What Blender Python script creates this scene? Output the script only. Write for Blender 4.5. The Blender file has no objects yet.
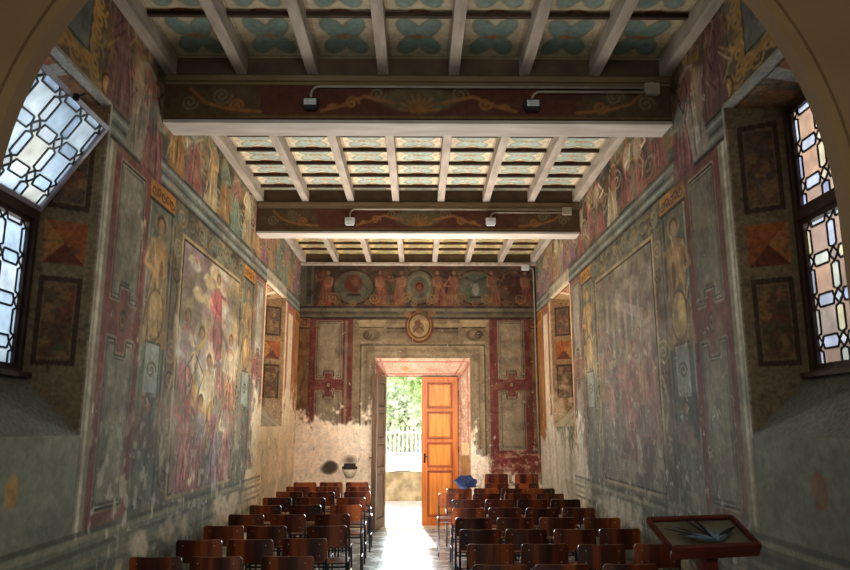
import bpy, bmesh, math, random
import numpy as np
from mathutils import Vector, Matrix

PI = math.pi
col = bpy.context.scene.collection
scene = bpy.context.scene
W = 2.09          # half width of the nave
D = 12.2          # back wall
ZJ = 4.53         # underside of joists
ZC = 4.70         # ceiling boards
YA = 3.02         # chancel arch, room side begins behind it

# ------------------------------------------------------------------ helpers
def tag(o, label=None, cat=None, group=None, kind=None):
    if label: o['label'] = label
    if cat: o['category'] = cat
    if group: o['group'] = group
    if kind: o['kind'] = kind
    return o

def empty(name, loc=(0, 0, 0), rz=0.0):
    o = bpy.data.objects.new(name, None)
    col.objects.link(o)
    o.location = loc
    o.rotation_euler = (0, 0, rz)
    o.empty_display_size = 0.1
    return o

class MB:
    """collects shapes, then links them as one mesh object"""
    def __init__(s):
        s.v = []; s.f = []; s.c = []
    def add(s, vs, fs, color=None):
        b = len(s.v)
        s.v += [tuple(p) for p in vs]
        s.f += [tuple(i + b for i in f) for f in fs]
        s.c += [color] * len(fs)
        return s
    def box(s, c, d, rot=None, color=None, bev=0.0):
        x, y, z = d[0] / 2, d[1] / 2, d[2] / 2
        if bev > 0:
            bm = bmesh.new()
            bmesh.ops.create_cube(bm, size=1.0)
            for v in bm.verts: v.co = Vector((v.co.x * d[0], v.co.y * d[1], v.co.z * d[2]))
            bmesh.ops.bevel(bm, geom=list(bm.edges), offset=bev, segments=2, affect='EDGES', profile=0.7)
            bm.verts.index_update()
            vs = [v.co.copy() for v in bm.verts]; fs = [[v.index for v in f.verts] for f in bm.faces]
            bm.free()
        else:
            vs = [Vector((a * x, b * y, e * z)) for a in (-1, 1) for b in (-1, 1) for e in (-1, 1)]
            fs = [(0, 1, 3, 2), (4, 6, 7, 5), (0, 4, 5, 1), (2, 3, 7, 6), (0, 2, 6, 4), (1, 5, 7, 3)]
        if rot is not None: vs = [rot @ v for v in vs]
        vs = [v + Vector(c) for v in vs]
        return s.add(vs, fs, color)
    def tube(s, pts, r, seg=8, color=None, r2=None):
        pts = [Vector(p) for p in pts]; n = len(pts); vs = []; fs = []
        up = None
        for i, p in enumerate(pts):
            t = (pts[min(i + 1, n - 1)] - pts[max(i - 1, 0)]).normalized()
            if up is None:
                up = Vector((0, 0, 1)) if abs(t.z) < 0.9 else Vector((1, 0, 0))
            u = (up - t * up.dot(t)).normalized(); w = t.cross(u); up = u
            rr = r if r2 is None else r + (r2 - r) * i / (n - 1)
            for k in range(seg):
                a = 2 * PI * k / seg
                vs.append(p + u * math.cos(a) * rr + w * math.sin(a) * rr)
        for i in range(n - 1):
            for k in range(seg):
                k2 = (k + 1) % seg
                fs.append((i * seg + k, i * seg + k2, (i + 1) * seg + k2, (i + 1) * seg + k))
        fs.append(tuple(range(seg))[::-1]); fs.append(tuple((n - 1) * seg + k for k in range(seg)))
        return s.add(vs, fs, color)
    def lathe(s, prof, c=(0, 0, 0), seg=20, a0=0.0, a1=2 * PI, color=None):
        vs = []; fs = []; n = len(prof); full = abs(a1 - a0 - 2 * PI) < 1e-6
        ns = seg if full else seg + 1
        for i in range(ns):
            a = a0 + (a1 - a0) * i / seg
            for r, z in prof:
                vs.append((c[0] + r * math.cos(a), c[1] + r * math.sin(a), c[2] + z))
        for i in range(seg):
            j = (i + 1) % ns
            for k in range(n - 1):
                fs.append((i * n + k, j * n + k, j * n + k + 1, i * n + k + 1))
        return s.add(vs, fs, color)
    def build(s, name, mat, parent=None, smooth=False):
        me = bpy.data.meshes.new(name)
        me.from_pydata(s.v, [], s.f)
        if any(c is not None for c in s.c):
            at = me.color_attributes.new('Col', 'FLOAT_COLOR', 'CORNER')
            arr = []
            for p in me.polygons:
                c = s.c[p.index] or (0.5, 0.5, 0.5)
                for _ in p.vertices: arr += [c[0], c[1], c[2], 1.0]
            at.data.foreach_set('color', arr)
        if smooth:
            me.polygons.foreach_set('use_smooth', [True] * len(me.polygons))
        me.materials.append(mat)
        me.update()
        o = bpy.data.objects.new(name, me)
        col.objects.link(o)
        if parent: o.parent = parent
        return o

def s2l(c):
    c = np.clip(np.asarray(c, dtype=np.float64), 0, 1)
    return np.where(c <= 0.04045, c / 12.92, ((c + 0.055) / 1.055) ** 2.4)
def hexc(r, g, b):
    q = s2l(np.array([r, g, b]) / 255.0)
    return (float(q[0]), float(q[1]), float(q[2]))

# ------------------------------------------------------------------ materials
def new_mat(name):
    m = bpy.data.materials.new(name); m.use_nodes = True
    nt = m.node_tree
    b = nt.nodes['Principled BSDF']
    return m, nt, b
def N(nt, t, **k):
    n = nt.nodes.new(t)
    for a, v in k.items():
        if a.startswith('i_'): n.inputs[a[2:].replace('_', ' ')].default_value = v
        else: setattr(n, a, v)
    return n
def mixrgb(nt, mode, fac, a, b):
    n = nt.nodes.new('ShaderNodeMix'); n.data_type = 'RGBA'; n.blend_type = mode
    for sock, val in ((n.inputs[0], fac), (n.inputs[6], a), (n.inputs[7], b)):
        if hasattr(val, 'is_linked') or hasattr(val, 'links'): nt.links.new(val, sock)
        elif isinstance(val, (int, float)): sock.default_value = val
        else: sock.default_value = (val[0], val[1], val[2], 1)
    return n.outputs[2]
def ramp(nt, src, stops):
    r = nt.nodes.new('ShaderNodeValToRGB')
    cr = r.color_ramp
    while len(cr.elements) < len(stops): cr.elements.new(0.5)
    for e, (p, c) in zip(cr.elements, stops):
        e.position = p; e.color = (c[0], c[1], c[2], 1)
    nt.links.new(src, r.inputs[0]); return r.outputs[0]

def painted(name, rough=0.85, grain=0.25, scale=38.0, bump=0.25, flakes=False):
    """surface carrying its painted colours as a mesh attribute, broken up with noise"""
    m, nt, b = new_mat(name)
    at = N(nt, 'ShaderNodeAttribute', attribute_name='Col')
    tc = N(nt, 'ShaderNodeTexCoord')
    n1 = N(nt, 'ShaderNodeTexNoise'); n1.inputs['Scale'].default_value = scale; n1.inputs['Detail'].default_value = 6
    n2 = N(nt, 'ShaderNodeTexNoise'); n2.inputs['Scale'].default_value = 5.0; n2.inputs['Detail'].default_value = 4
    nt.links.new(tc.outputs['Object'], n1.inputs['Vector']); nt.links.new(tc.outputs['Object'], n2.inputs['Vector'])
    g1 = ramp(nt, n1.outputs['Fac'], [(0.3, (1 - grain * 1.3,) * 3), (0.7, (1 + grain * 0.6,) * 3)])
    g2 = ramp(nt, n2.outputs['Fac'], [(0.3, (0.82, 0.82, 0.82)), (0.7, (1.08, 1.08, 1.08))])
    c = mixrgb(nt, 'MULTIPLY', 1.0, at.outputs['Color'], g1)
    c = mixrgb(nt, 'MULTIPLY', 1.0, c, g2)
    if flakes:
        sp = N(nt, 'ShaderNodeSeparateXYZ'); nt.links.new(tc.outputs['Object'], sp.inputs[0])
        zr = N(nt, 'ShaderNodeMapRange'); zr.inputs[1].default_value = 3.6; zr.inputs[2].default_value = 0.9; zr.inputs[3].default_value = 0.0; zr.inputs[4].default_value = 0.085
        nt.links.new(sp.outputs[2], zr.inputs[0])
        mp = N(nt, 'ShaderNodeMapping'); mp.inputs['Scale'].default_value = (7, 5, 4.5); nt.links.new(tc.outputs['Object'], mp.inputs['Vector'])
        for th_, colr, amt, sc_ in ((.66, (196, 188, 170), .6, 2.2), (.67, (70, 64, 54), .45, 1.5)):
            nn = N(nt, 'ShaderNodeTexNoise'); nn.inputs['Scale'].default_value = sc_; nn.inputs['Detail'].default_value = 9; nn.inputs['Roughness'].default_value = 0.68; nn.inputs['Distortion'].default_value = 0.6
            nt.links.new(mp.outputs[0], nn.inputs['Vector'])
            ad = N(nt, 'ShaderNodeMath', operation='ADD'); nt.links.new(nn.outputs['Fac'], ad.inputs[0]); nt.links.new(zr.outputs[0], ad.inputs[1])
            mr = N(nt, 'ShaderNodeMapRange'); mr.inputs[1].default_value = th_; mr.inputs[2].default_value = th_ + .035; mr.inputs[3].default_value = 0; mr.inputs[4].default_value = amt
            nt.links.new(ad.outputs[0], mr.inputs[0])
            yr = N(nt, 'ShaderNodeMapRange'); yr.inputs[1].default_value = 4.45; yr.inputs[2].default_value = 4.9; nt.links.new(sp.outputs[1], yr.inputs[0])
            my = N(nt, 'ShaderNodeMath', operation='MULTIPLY'); nt.links.new(mr.outputs[0], my.inputs[0]); nt.links.new(yr.outputs[0], my.inputs[1])
            c = mixrgb(nt, 'MIX', my.outputs[0], c, hexc(*colr))
    nt.links.new(c, b.inputs['Base Color'])
    b.inputs['Roughness'].default_value = rough
    b.inputs['Specular IOR Level'].default_value = 0.25
    bp = N(nt, 'ShaderNodeBump'); bp.inputs['Strength'].default_value = bump; bp.inputs['Distance'].default_value = 0.01
    nt.links.new(n1.outputs['Fac'], bp.inputs['Height']); nt.links.new(bp.outputs[0], b.inputs['Normal'])
    return m

def noisy(name, c1, c2, scale=6.0, rough=0.7, metal=0.0, bump=0.15, stretch=None, detail=5, spec=0.4):
    m, nt, b = new_mat(name)
    tc = N(nt, 'ShaderNodeTexCoord'); mp = N(nt, 'ShaderNodeMapping')
    nt.links.new(tc.outputs['Object'], mp.inputs['Vector'])
    if stretch: mp.inputs['Scale'].default_value = stretch
    n1 = N(nt, 'ShaderNodeTexNoise'); n1.inputs['Scale'].default_value = scale; n1.inputs['Detail'].default_value = detail
    nt.links.new(mp.outputs[0], n1.inputs['Vector'])
    c = ramp(nt, n1.outputs['Fac'], [(0.32, hexc(*c1)), (0.68, hexc(*c2))])
    nt.links.new(c, b.inputs['Base Color'])
    b.inputs['Roughness'].default_value = rough; b.inputs['Metallic'].default_value = metal
    b.inputs['Specular IOR Level'].default_value = spec
    if bump:
        bp = N(nt, 'ShaderNodeBump'); bp.inputs['Strength'].default_value = bump; bp.inputs['Distance'].default_value = 0.01
        nt.links.new(n1.outputs['Fac'], bp.inputs['Height']); nt.links.new(bp.outputs[0], b.inputs['Normal'])
    return m

def plywood(name):
    m, nt, b = new_mat(name)
    oi = N(nt, 'ShaderNodeObjectInfo')
    tc = N(nt, 'ShaderNodeTexCoord'); mp = N(nt, 'ShaderNodeMapping')
    ad = N(nt, 'ShaderNodeVectorMath', operation='ADD')
    cmb = N(nt, 'ShaderNodeCombineXYZ'); ml = N(nt, 'ShaderNodeMath', operation='MULTIPLY'); ml.inputs[1].default_value = 37.0
    nt.links.new(oi.outputs['Random'], ml.inputs[0]); nt.links.new(ml.outputs[0], cmb.inputs[0]); nt.links.new(ml.outputs[0], cmb.inputs[1])
    nt.links.new(tc.outputs['Object'], mp.inputs['Vector']); mp.inputs['Scale'].default_value = (5.0, 5.0, 0.35)
    nt.links.new(mp.outputs[0], ad.inputs[0]); nt.links.new(cmb.outputs[0], ad.inputs[1])
    n1 = N(nt, 'ShaderNodeTexNoise'); n1.inputs['Scale'].default_value = 1.6; n1.inputs['Detail'].default_value = 3
    n2 = N(nt, 'ShaderNodeTexNoise'); n2.inputs['Scale'].default_value = 14; n2.inputs['Detail'].default_value = 4
    nt.links.new(ad.outputs[0], n1.inputs['Vector']); nt.links.new(ad.outputs[0], n2.inputs['Vector'])
    c = ramp(nt, n1.outputs['Fac'], [(0.36, hexc(52, 24, 21)), (0.5, hexc(92, 42, 26)), (0.62, hexc(152, 78, 38))])
    g = ramp(nt, n2.outputs['Fac'], [(0.3, (0.75, 0.72, 0.7)), (0.7, (1.1, 1.1, 1.1))])
    c = mixrgb(nt, 'MULTIPLY', 1.0, c, g)
    v = ramp(nt, oi.outputs['Random'], [(0.0, (0.75, 0.7, 0.72)), (1.0, (1.15, 1.1, 1.0))])
    c = mixrgb(nt, 'MULTIPLY', 1.0, c, v)
    nt.links.new(c, b.inputs['Base Color'])
    b.inputs['Roughness'].default_value = 0.32; b.inputs['Specular IOR Level'].default_value = 0.5
    return m

M = {}
M['wall'] = painted('fresco_plaster', grain=.13, scale=30, bump=.12, flakes=True)
M['wall_back'] = M['wall']
M['wood_paint'] = painted('painted_wood', rough=0.8, grain=0.18, scale=22, bump=0.15)
M['jamb'] = painted('painted_reveal', grain=0.3)
M['arch'] = noisy('brown_arch_plaster', (124, 94, 62), (138, 106, 70), 2.2, 0.9, bump=0.08)
M['plain_plaster'] = noisy('plain_plaster', (120, 112, 98), (140, 132, 116), 2.0, 0.9)
M['joist'] = noisy('limewashed_joist', (150, 136, 124), (186, 172, 158), 9, 0.8, stretch=(1.5, 0.3, 1.5))
M['batten'] = noisy('dark_batten_wood', (52, 36, 28), (78, 56, 44), 8, 0.8)
M['beam_trim'] = noisy('beam_moulding', (110, 92, 66), (134, 114, 84), 7, 0.8, stretch=(0.3, 1, 1))
M['riser'] = noisy('dark_riser_board', (78, 60, 44), (100, 80, 58), 6, 0.8)
M['beam_soffit'] = noisy('lit_beam_soffit', (176, 164, 152), (206, 196, 186), 6, 0.8, stretch=(0.3, 1.5, 1))  # pale tone takes in the light falling on the beam undersides
M['floor'] = None
M['ply'] = plywood('chair_plywood')
M['tube'] = noisy('grey_blue_tube', (30, 32, 44), (46, 50, 66), 12, 0.4, metal=0.3, bump=0)
M['rivet'] = noisy('steel_rivet', (180, 175, 165), (210, 205, 200), 10, 0.3, metal=1.0, bump=0)
M['orange_door'] = noisy('orange_varnished_door', (168, 84, 26), (206, 116, 44), 5, 0.4, stretch=(4, 4, 0.4))
M['grey_door'] = noisy('weathered_grey_door', (70, 50, 34), (108, 82, 58), 7, 0.8, stretch=(4, 4, 0.5))
M['orange_panel'] = noisy('pale_orange_panel', (196, 108, 36), (226, 142, 58), 5, 0.4, stretch=(4, 4, 0.4))
M['orange_mould_shade'] = noisy('shaded_orange_moulding', (112, 48, 16), (146, 70, 26), 5, 0.4)  # darkened to stand in for shade along the panel mouldings
M['frame_dark'] = noisy('dark_brown_frame', (44, 28, 22), (62, 40, 32), 9, 0.5)
M['frame_lit'] = noisy('lit_lilac_frame', (128, 118, 128), (160, 150, 158), 9, 0.5)  # tilted sash frame coloured as if lit from above
M['lead'] = noisy('lead_came', (22, 24, 26), (38, 40, 44), 20, 0.5, metal=0.3, bump=0)
M['iron'] = noisy('black_iron', (20, 19, 20), (36, 34, 34), 20, 0.5, metal=0.7)
M['lamp_black'] = noisy('black_lamp_housing', (20, 20, 22), (32, 32, 34), 12, 0.4, bump=0)
M['lamp_white'] = noisy('pale_grey_enamel', (196, 198, 200), (216, 218, 220), 12, 0.4, bump=0)
M['conduit'] = noisy('grey_conduit', (150, 138, 122), (172, 160, 144), 8, 0.5, bump=0)
M['mahogany'] = noisy('red_brown_lectern_wood', (70, 26, 22), (104, 40, 30), 6, 0.35, stretch=(0.6, 3, 3))
M['board'] = noisy('grey_beige_board', (224, 216, 192), (240, 232, 210), 4, .5)
M['leaf_dark'] = noisy('dark_blue_grey_leaf', (8, 12, 18), (20, 28, 38), 14, 0.35, bump=0)
M['leaf_pale'] = noisy('pale_blue_leaf', (70, 92, 112), (120, 142, 160), 14, 0.35, bump=0)
M['cloth_blue'] = noisy('dark_blue_cloth', (20, 30, 66), (54, 74, 128), 11, 0.8)
M['stone'] = noisy('pale_stone', (196, 178, 152), (220, 204, 180), 9, 0.8)
M['stone_dark'] = noisy('near_black_stone', (30, 26, 24), (58, 50, 44), 12, 0.9)  # much darker tone than the basin stone
M['paper'] = noisy('ochre_paper', (206, 168, 120), (226, 192, 146), 9, 0.8, bump=0)
M['switch'] = noisy('grey_plastic', (150, 138, 124), (166, 154, 140), 5, 0.5, bump=0)
M['pavement'] = noisy('pale_pavement', (200, 196, 186), (226, 222, 212), 5, 0.9)
M['mossy'] = noisy('mossy_stone', (112, 98, 72), (164, 150, 120), 5, 0.95)
M['fence_white'] = noisy('white_painted_iron', (206, 214, 216), (228, 234, 236), 6, 0.5, bump=0)
M['white_wall'] = noisy('white_render', (228, 230, 228), (244, 244, 242), 4, 0.9)
M['bark'] = noisy('bark', (72, 60, 46), (110, 94, 74), 8, 0.9)

def leaf_mat(name, a, b_):
    m, nt, b = new_mat(name)
    oi = N(nt, 'ShaderNodeNewGeometry')
    c = ramp(nt, oi.outputs['Random Per Island'], [(0.1, hexc(*a)), (0.9, hexc(*b_))])
    nt.links.new(c, b.inputs['Base Color']); b.inputs['Roughness'].default_value = 0.5
    tr = N(nt, 'ShaderNodeBsdfTranslucent'); nt.links.new(c, tr.inputs[0])
    mx = N(nt, 'ShaderNodeMixShader'); mx.inputs[0].default_value = 0.5
    nt.links.new(b.outputs[0], mx.inputs[1]); nt.links.new(tr.outputs[0], mx.inputs[2])
    nt.links.new(mx.outputs[0], nt.nodes['Material Output'].inputs[0])
    return m
M['leaf_a'] = leaf_mat('overexposed_leaves', (190, 216, 160), (240, 248, 220))  # leaf colours bleached to imitate overexposed, backlit foliage
M['leaf_b'] = leaf_mat('overexposed_pale_leaves', (196, 216, 180), (246, 250, 240))  # whiteness in the leaf colour stands in for overexposure
M['leaf_c'] = leaf_mat('shade_leaves', (50, 84, 44), (110, 140, 84))

def glass_mat(name, trans):
    m, nt, b = new_mat(name)
    at = N(nt, 'ShaderNodeAttribute', attribute_name='Col')
    tc = N(nt, 'ShaderNodeTexCoord')
    n1 = N(nt, 'ShaderNodeTexNoise'); n1.inputs['Scale'].default_value = 9; n1.inputs['Detail'].default_value = 5
    nt.links.new(tc.outputs['Object'], n1.inputs['Vector'])
    g = ramp(nt, n1.outputs['Fac'], [(0.3, (0.6, 0.6, 0.62)), (0.7, (1.0, 1.0, 1.0))])
    c = mixrgb(nt, 'MULTIPLY', 1.0, at.outputs['Color'], g)
    tl = N(nt, 'ShaderNodeBsdfTranslucent'); nt.links.new(c, tl.inputs[0])
    tp = N(nt, 'ShaderNodeBsdfTransparent'); nt.links.new(c, tp.inputs[0])
    gl = N(nt, 'ShaderNodeBsdfGlossy'); gl.inputs['Roughness'].default_value = 0.15
    m1 = N(nt, 'ShaderNodeMixShader'); m1.inputs[0].default_value = trans
    nt.links.new(tl.outputs[0], m1.inputs[1]); nt.links.new(tp.outputs[0], m1.inputs[2])
    m2 = N(nt, 'ShaderNodeMixShader'); m2.inputs[0].default_value = 0.06
    nt.links.new(m1.outputs[0], m2.inputs[1]); nt.links.new(gl.outputs[0], m2.inputs[2])
    nt.links.new(m2.outputs[0], nt.nodes['Material Output'].inputs[0])
    return m
M['glass'] = glass_mat('leaded_glass', 0.08)
M['clear_leaded'] = glass_mat('clear_leaded_glass', 0.45)  # unseen far panes made clearer so more light reaches the back

def clear_glass():
    m, nt, b = new_mat('clear_lectern_glass')
    tp = N(nt, 'ShaderNodeBsdfTransparent'); tp.inputs[0].default_value = (0.86, 0.9, 0.88, 1)
    gl = N(nt, 'ShaderNodeBsdfGlossy'); gl.inputs['Roughness'].default_value = 0.04
    fr = N(nt, 'ShaderNodeFresnel')
    mx = N(nt, 'ShaderNodeMixShader'); nt.links.new(fr.outputs[0], mx.inputs[0])
    nt.links.new(tp.outputs[0], mx.inputs[1]); nt.links.new(gl.outputs[0], mx.inputs[2])
    nt.links.new(mx.outputs[0], nt.nodes['Material Output'].inputs[0])
    return m
M['clear'] = clear_glass()

def floor_mat():
    m, nt, b = new_mat('polished_stone_floor')
    tc = N(nt, 'ShaderNodeTexCoord')
    br = N(nt, 'ShaderNodeTexBrick'); br.offset = 0.0
    br.inputs['Scale'].default_value = 1.0; br.inputs['Brick Width'].default_value = 0.5; br.inputs['Row Height'].default_value = 0.5
    br.inputs['Mortar Size'].default_value = 0.006
    br.inputs['Color1'].default_value = (*hexc(150, 156, 156), 1); br.inputs['Color2'].default_value = (*hexc(166, 170, 168), 1)
    br.inputs['Mortar'].default_value = (*hexc(132, 136, 136), 1)
    nt.links.new(tc.outputs['Object'], br.inputs['Vector'])
    n1 = N(nt, 'ShaderNodeTexNoise'); n1.inputs['Scale'].default_value = 5; n1.inputs['Detail'].default_value = 6
    nt.links.new(tc.outputs['Object'], n1.inputs['Vector'])
    g = ramp(nt, n1.outputs['Fac'], [(0.3, (0.92, 0.92, 0.92)), (0.7, (1.04, 1.04, 1.04))])
    c = mixrgb(nt, 'MULTIPLY', 1.0, br.outputs[0], g)
    nt.links.new(c, b.inputs['Base Color'])
    r = ramp(nt, n1.outputs['Fac'], [(0.3, (0.18,) * 3), (0.7, (0.34,) * 3)])
    nt.links.new(r, b.inputs['Roughness'])
    return m
M['floor'] = floor_mat()

# ------------------------------------------------------------------ painter
class Canvas:
    def __init__(s, A, B, base, seed=0):
        s.a, s.b = A, B
        s.c = np.empty((len(A), len(B), 3)); s.c[:] = np.array(base) / 255.0
        s.rng = np.random.default_rng(seed); s.r = random.Random(seed); s.sx = 1.0
    def win(s, a0, a1, b0, b1):
        i0, i1 = np.searchsorted(s.a, [a0, a1]); j0, j1 = np.searchsorted(s.b, [b0, b1])
        if i1 <= i0 or j1 <= j0: return None
        return slice(i0, i1), slice(j0, j1), s.a[i0:i1, None], s.b[None, j0:j1]
    def put(s, w, m, color):
        v = s.c[w[0], w[1]]
        v += np.clip(m, 0, 1)[..., None] * (np.array(color) / 255.0 - v)
    def noise(s, sa, sb, octv=4, w=None):
        A = s.a if w is None else w[2][:, 0]; B = s.b if w is None else w[3][0]
        out = np.zeros((len(A), len(B))); amp = 1.0; tot = 0
        for o in range(octv):
            fa = (A - s.a[0]) / sa * 2 ** o + s.rng.random() * 5; fb = (B - s.b[0]) / sb * 2 ** o + s.rng.random() * 5
            g = s.rng.random((int(fa.max()) + 3, int(fb.max()) + 3))
            ia = fa.astype(int); ib = fb.astype(int); ta = fa - ia; tb = fb - ib
            ta = (ta * ta * (3 - 2 * ta))[:, None]; tb = (tb * tb * (3 - 2 * tb))[None]
            g00 = g[np.ix_(ia, ib)]; g10 = g[np.ix_(ia + 1, ib)]; g01 = g[np.ix_(ia, ib + 1)]; g11 = g[np.ix_(ia + 1, ib + 1)]
            out += amp * ((g00 * (1 - ta) + g10 * ta) * (1 - tb) + (g01 * (1 - ta) + g11 * ta) * tb)
            tot += amp; amp *= 0.55
        return out / tot
    def rect(s, a0, a1, b0, b1, color, al=1.0, soft=0.004):
        w = s.win(a0 - soft, a1 + soft, b0 - soft, b1 + soft)
        if w is None: return
        m = np.clip((w[2] - a0) / soft + 1, 0, 1) * np.clip((a1 - w[2]) / soft + 1, 0, 1) * np.clip((w[3] - b0) / soft + 1, 0, 1) * np.clip((b1 - w[3]) / soft + 1, 0, 1)
        s.put(w, m * al, color)
    def ell(s, ca, cb, ra, rb, color, al=1.0, rot=0.0, soft=0.25):
        R = max(ra, rb) * 1.1
        w = s.win(ca - R, ca + R, cb - R, cb + R)
        if w is None: return
        x = w[2] - ca; y = w[3] - cb; c, n = math.cos(rot), math.sin(rot)
        u = (x * c + y * n) / ra; v = (-x * n + y * c) / rb
        s.put(w, np.clip((1 - np.sqrt(u * u + v * v)) / soft, 0, 1) * al, color)
    def ring(s, ca, cb, ra, rb, t, color, al=1.0):
        w = s.win(ca - ra - t, ca + ra + t, cb - rb - t, cb + rb + t)
        if w is None: return
        d = np.abs(np.sqrt(((w[2] - ca) / ra) ** 2 + ((w[3] - cb) / rb) ** 2) - 1) * min(ra, rb)
        s.put(w, np.clip((t - d) / (t * 0.5), 0, 1) * al, color)
    def line(s, pts, t, color, al=1.0):
        P = np.array(pts, float)
        w = s.win(P[:, 0].min() - t, P[:, 0].max() + t, P[:, 1].min() - t, P[:, 1].max() + t)
        if w is None: return
        d = np.full((w[2].shape[0], w[3].shape[1]), 1e9)
        for p, q in zip(P[:-1], P[1:]):
            e = q - p; L = (e * e).sum() + 1e-12
            k = np.clip(((w[2] - p[0]) * e[0] + (w[3] - p[1]) * e[1]) / L, 0, 1)
            d = np.minimum(d, (w[2] - p[0] - k * e[0]) ** 2 + (w[3] - p[1] - k * e[1]) ** 2)
        s.put(w, np.clip((t - np.sqrt(d)) / (t * 0.6), 0, 1) * al, color)
    def poly(s, pts, color, al=1.0):
        P = np.array(pts, float)
        w = s.win(P[:, 0].min(), P[:, 0].max(), P[:, 1].min(), P[:, 1].max())
        if w is None: return
        ins = np.zeros((w[2].shape[0], w[3].shape[1]), bool)
        for (x1, y1), (x2, y2) in zip(P, np.roll(P, -1, 0)):
            if y1 == y2: continue
            cnd = (y1 > w[3]) != (y2 > w[3])
            ins ^= cnd & (w[2] < (x2 - x1) * (w[3] - y1) / (y2 - y1) + x1)
        s.put(w, ins * al, color)
    def spiral(s, ca, cb, r, turns, t, color, al=1.0, dirn=1, ph=0.0):
        pts = []
        n = int(14 * turns) + 4
        for i in range(n + 1):
            k = i / n; a = ph + dirn * turns * 2 * PI * k
            pts.append((ca + r * s.sx * (1 - 0.85 * k) * math.cos(a), cb + r * (1 - 0.85 * k) * math.sin(a)))
        s.line(pts, t, color, al)
    def frame(s, a0, a1, b0, b1, t, color, al=1.0):
        s.rect(a0, a0 + t, b0, b1, color, al); s.rect(a1 - t, a1, b0, b1, color, al)
        s.rect(a0, a1, b0, b0 + t, color, al); s.rect(a0, a1, b1 - t, b1, color, al)
    def mottle(s, a0, a1, b0, b1, cols, sa=0.15, sb=0.15, al=0.8, k=6):
        w = s.win(a0, a1, b0, b1)
        if w is None: return
        for cc in cols:
            n = s.noise(sa, sb, 4, w)
            s.put(w, np.clip((n - 0.52) * k, 0, 1) * al, cc)
    def figure(s, ca, cb, h, robe, robe2, skin=(176, 138, 108), halo=None, wings=None, al=0.9, lean=0.0):
        r = s.r; w_ = h * s.sx
        d = lambda c, k: tuple(max(0, min(255, q * k)) for q in c)
        if wings:
            for sg in (-1, 1):
                s.ell(ca + sg * w_ * 0.17, cb + h * 0.68, w_ * 0.07, h * 0.26, wings, al * 0.9, rot=-sg * 0.35)
                s.ell(ca + sg * w_ * 0.2, cb + h * 0.66, w_ * 0.03, h * 0.2, d(wings, 0.7), al * 0.7, rot=-sg * 0.35)
        s.poly([(ca - w_ * 0.2, cb), (ca + w_ * 0.2, cb), (ca + w_ * 0.13 + lean * .5, cb + h * 0.45), (ca + w_ * 0.12 + lean, cb + h * 0.78), (ca + lean, cb + h * 0.84), (ca - w_ * 0.12 + lean, cb + h * 0.78), (ca - w_ * 0.12 + lean * .5, cb + h * 0.45)], robe, al)
        s.ell(ca + lean, cb + h * 0.62, w_ * 0.13, h * 0.2, robe2, al)
        for k in range(9):
            x = ca + (r.random() - 0.5) * w_ * 0.32; y = cb + r.random() * h * 0.15
            pts = [(x, y), (x + (r.random() - .5) * h * .08, y + h * .2), (ca + (x - ca) * 0.5 + (r.random() - .5) * h * .06, y + h * (.35 + .2 * r.random()))]
            s.line(pts, h * 0.014, d(robe, 0.6 if k % 2 else 1.35), al * 0.75)
        sg = r.choice((-1, 1))
        s.line([(ca - sg * w_ * 0.11 + lean, cb + h * 0.76), (ca - sg * w_ * 0.18, cb + h * 0.58), (ca - sg * w_ * 0.04, cb + h * 0.55)], h * 0.032, d(robe2, 1.2), al)
        s.line([(ca + sg * w_ * 0.11 + lean, cb + h * 0.76), (ca + sg * w_ * 0.2, cb + h * (0.66 + .1 * r.random())), (ca + sg * w_ * 0.24, cb + h * (0.7 + .2 * r.random()))], h * 0.03, d(robe2, 0.85), al)
        s.ell(ca + sg * w_ * 0.24, cb + h * 0.8, w_ * 0.025, h * 0.025, skin, al)
        if halo: s.ell(ca + lean, cb + h * 0.92, w_ * 0.105, h * 0.105, halo, al * 0.8)
        s.ell(ca + lean, cb + h * 0.93, w_ * 0.068, h * 0.078, (92, 64, 46), al)
        s.ell(ca + lean, cb + h * 0.91, w_ * 0.05, h * 0.064, skin, al)
    def acanthus(s, ca, cb, w, h, c1, c2, al=0.9):
        for sg in (-1, 1):
            s.spiral(ca + sg * w * 0.3, cb, h * 0.42, 1.3, h * 0.055, c1, al, dirn=sg, ph=PI / 2)
            s.line([(ca, cb - h * .35), (ca + sg * w * .2, cb - h * .42), (ca + sg * w * .5, cb - h * .1)], h * .05, c2, al)
        s.ell(ca, cb, h * 0.2, h * 0.3, c2, al)
    def notched(s, a0, a1, b0, b1, fill, lt, dk, top=True):
        """grey imitation-marble panel with a stepped notch at one end"""
        n = (a1 - a0) * 0.28; q = n * 0.9
        if top: pts = [(a0, b0 + 0), (a0, b1), (a1, b1), (a1, b0), (a1 - n, b0), (a1 - n, b0 + q), (a0 + n, b0 + q), (a0 + n, b0)]
        else: pts = [(a0, b0), (a0, b1), (a0 + n, b1), (a0 + n, b1 - q), (a1 - n, b1 - q), (a1 - n, b1), (a1, b1), (a1, b0)]
        s.poly(pts, fill)
        cl = pts + [pts[0]]
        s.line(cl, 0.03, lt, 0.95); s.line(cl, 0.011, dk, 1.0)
        ca, cb = (a0 + a1) / 2, (b0 + b1) / 2
        k = 0.86
        inn = [(ca + (x - ca) * k, cb + (y - cb) * (1 - (1 - k) * (a1 - a0) / (b1 - b0))) for x, y in cl]
        s.line(inn, 0.009, dk, 0.7)
    def final(s):
        c = np.clip(s.c, 0.01, 1.0)
        return s2l(c)

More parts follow.
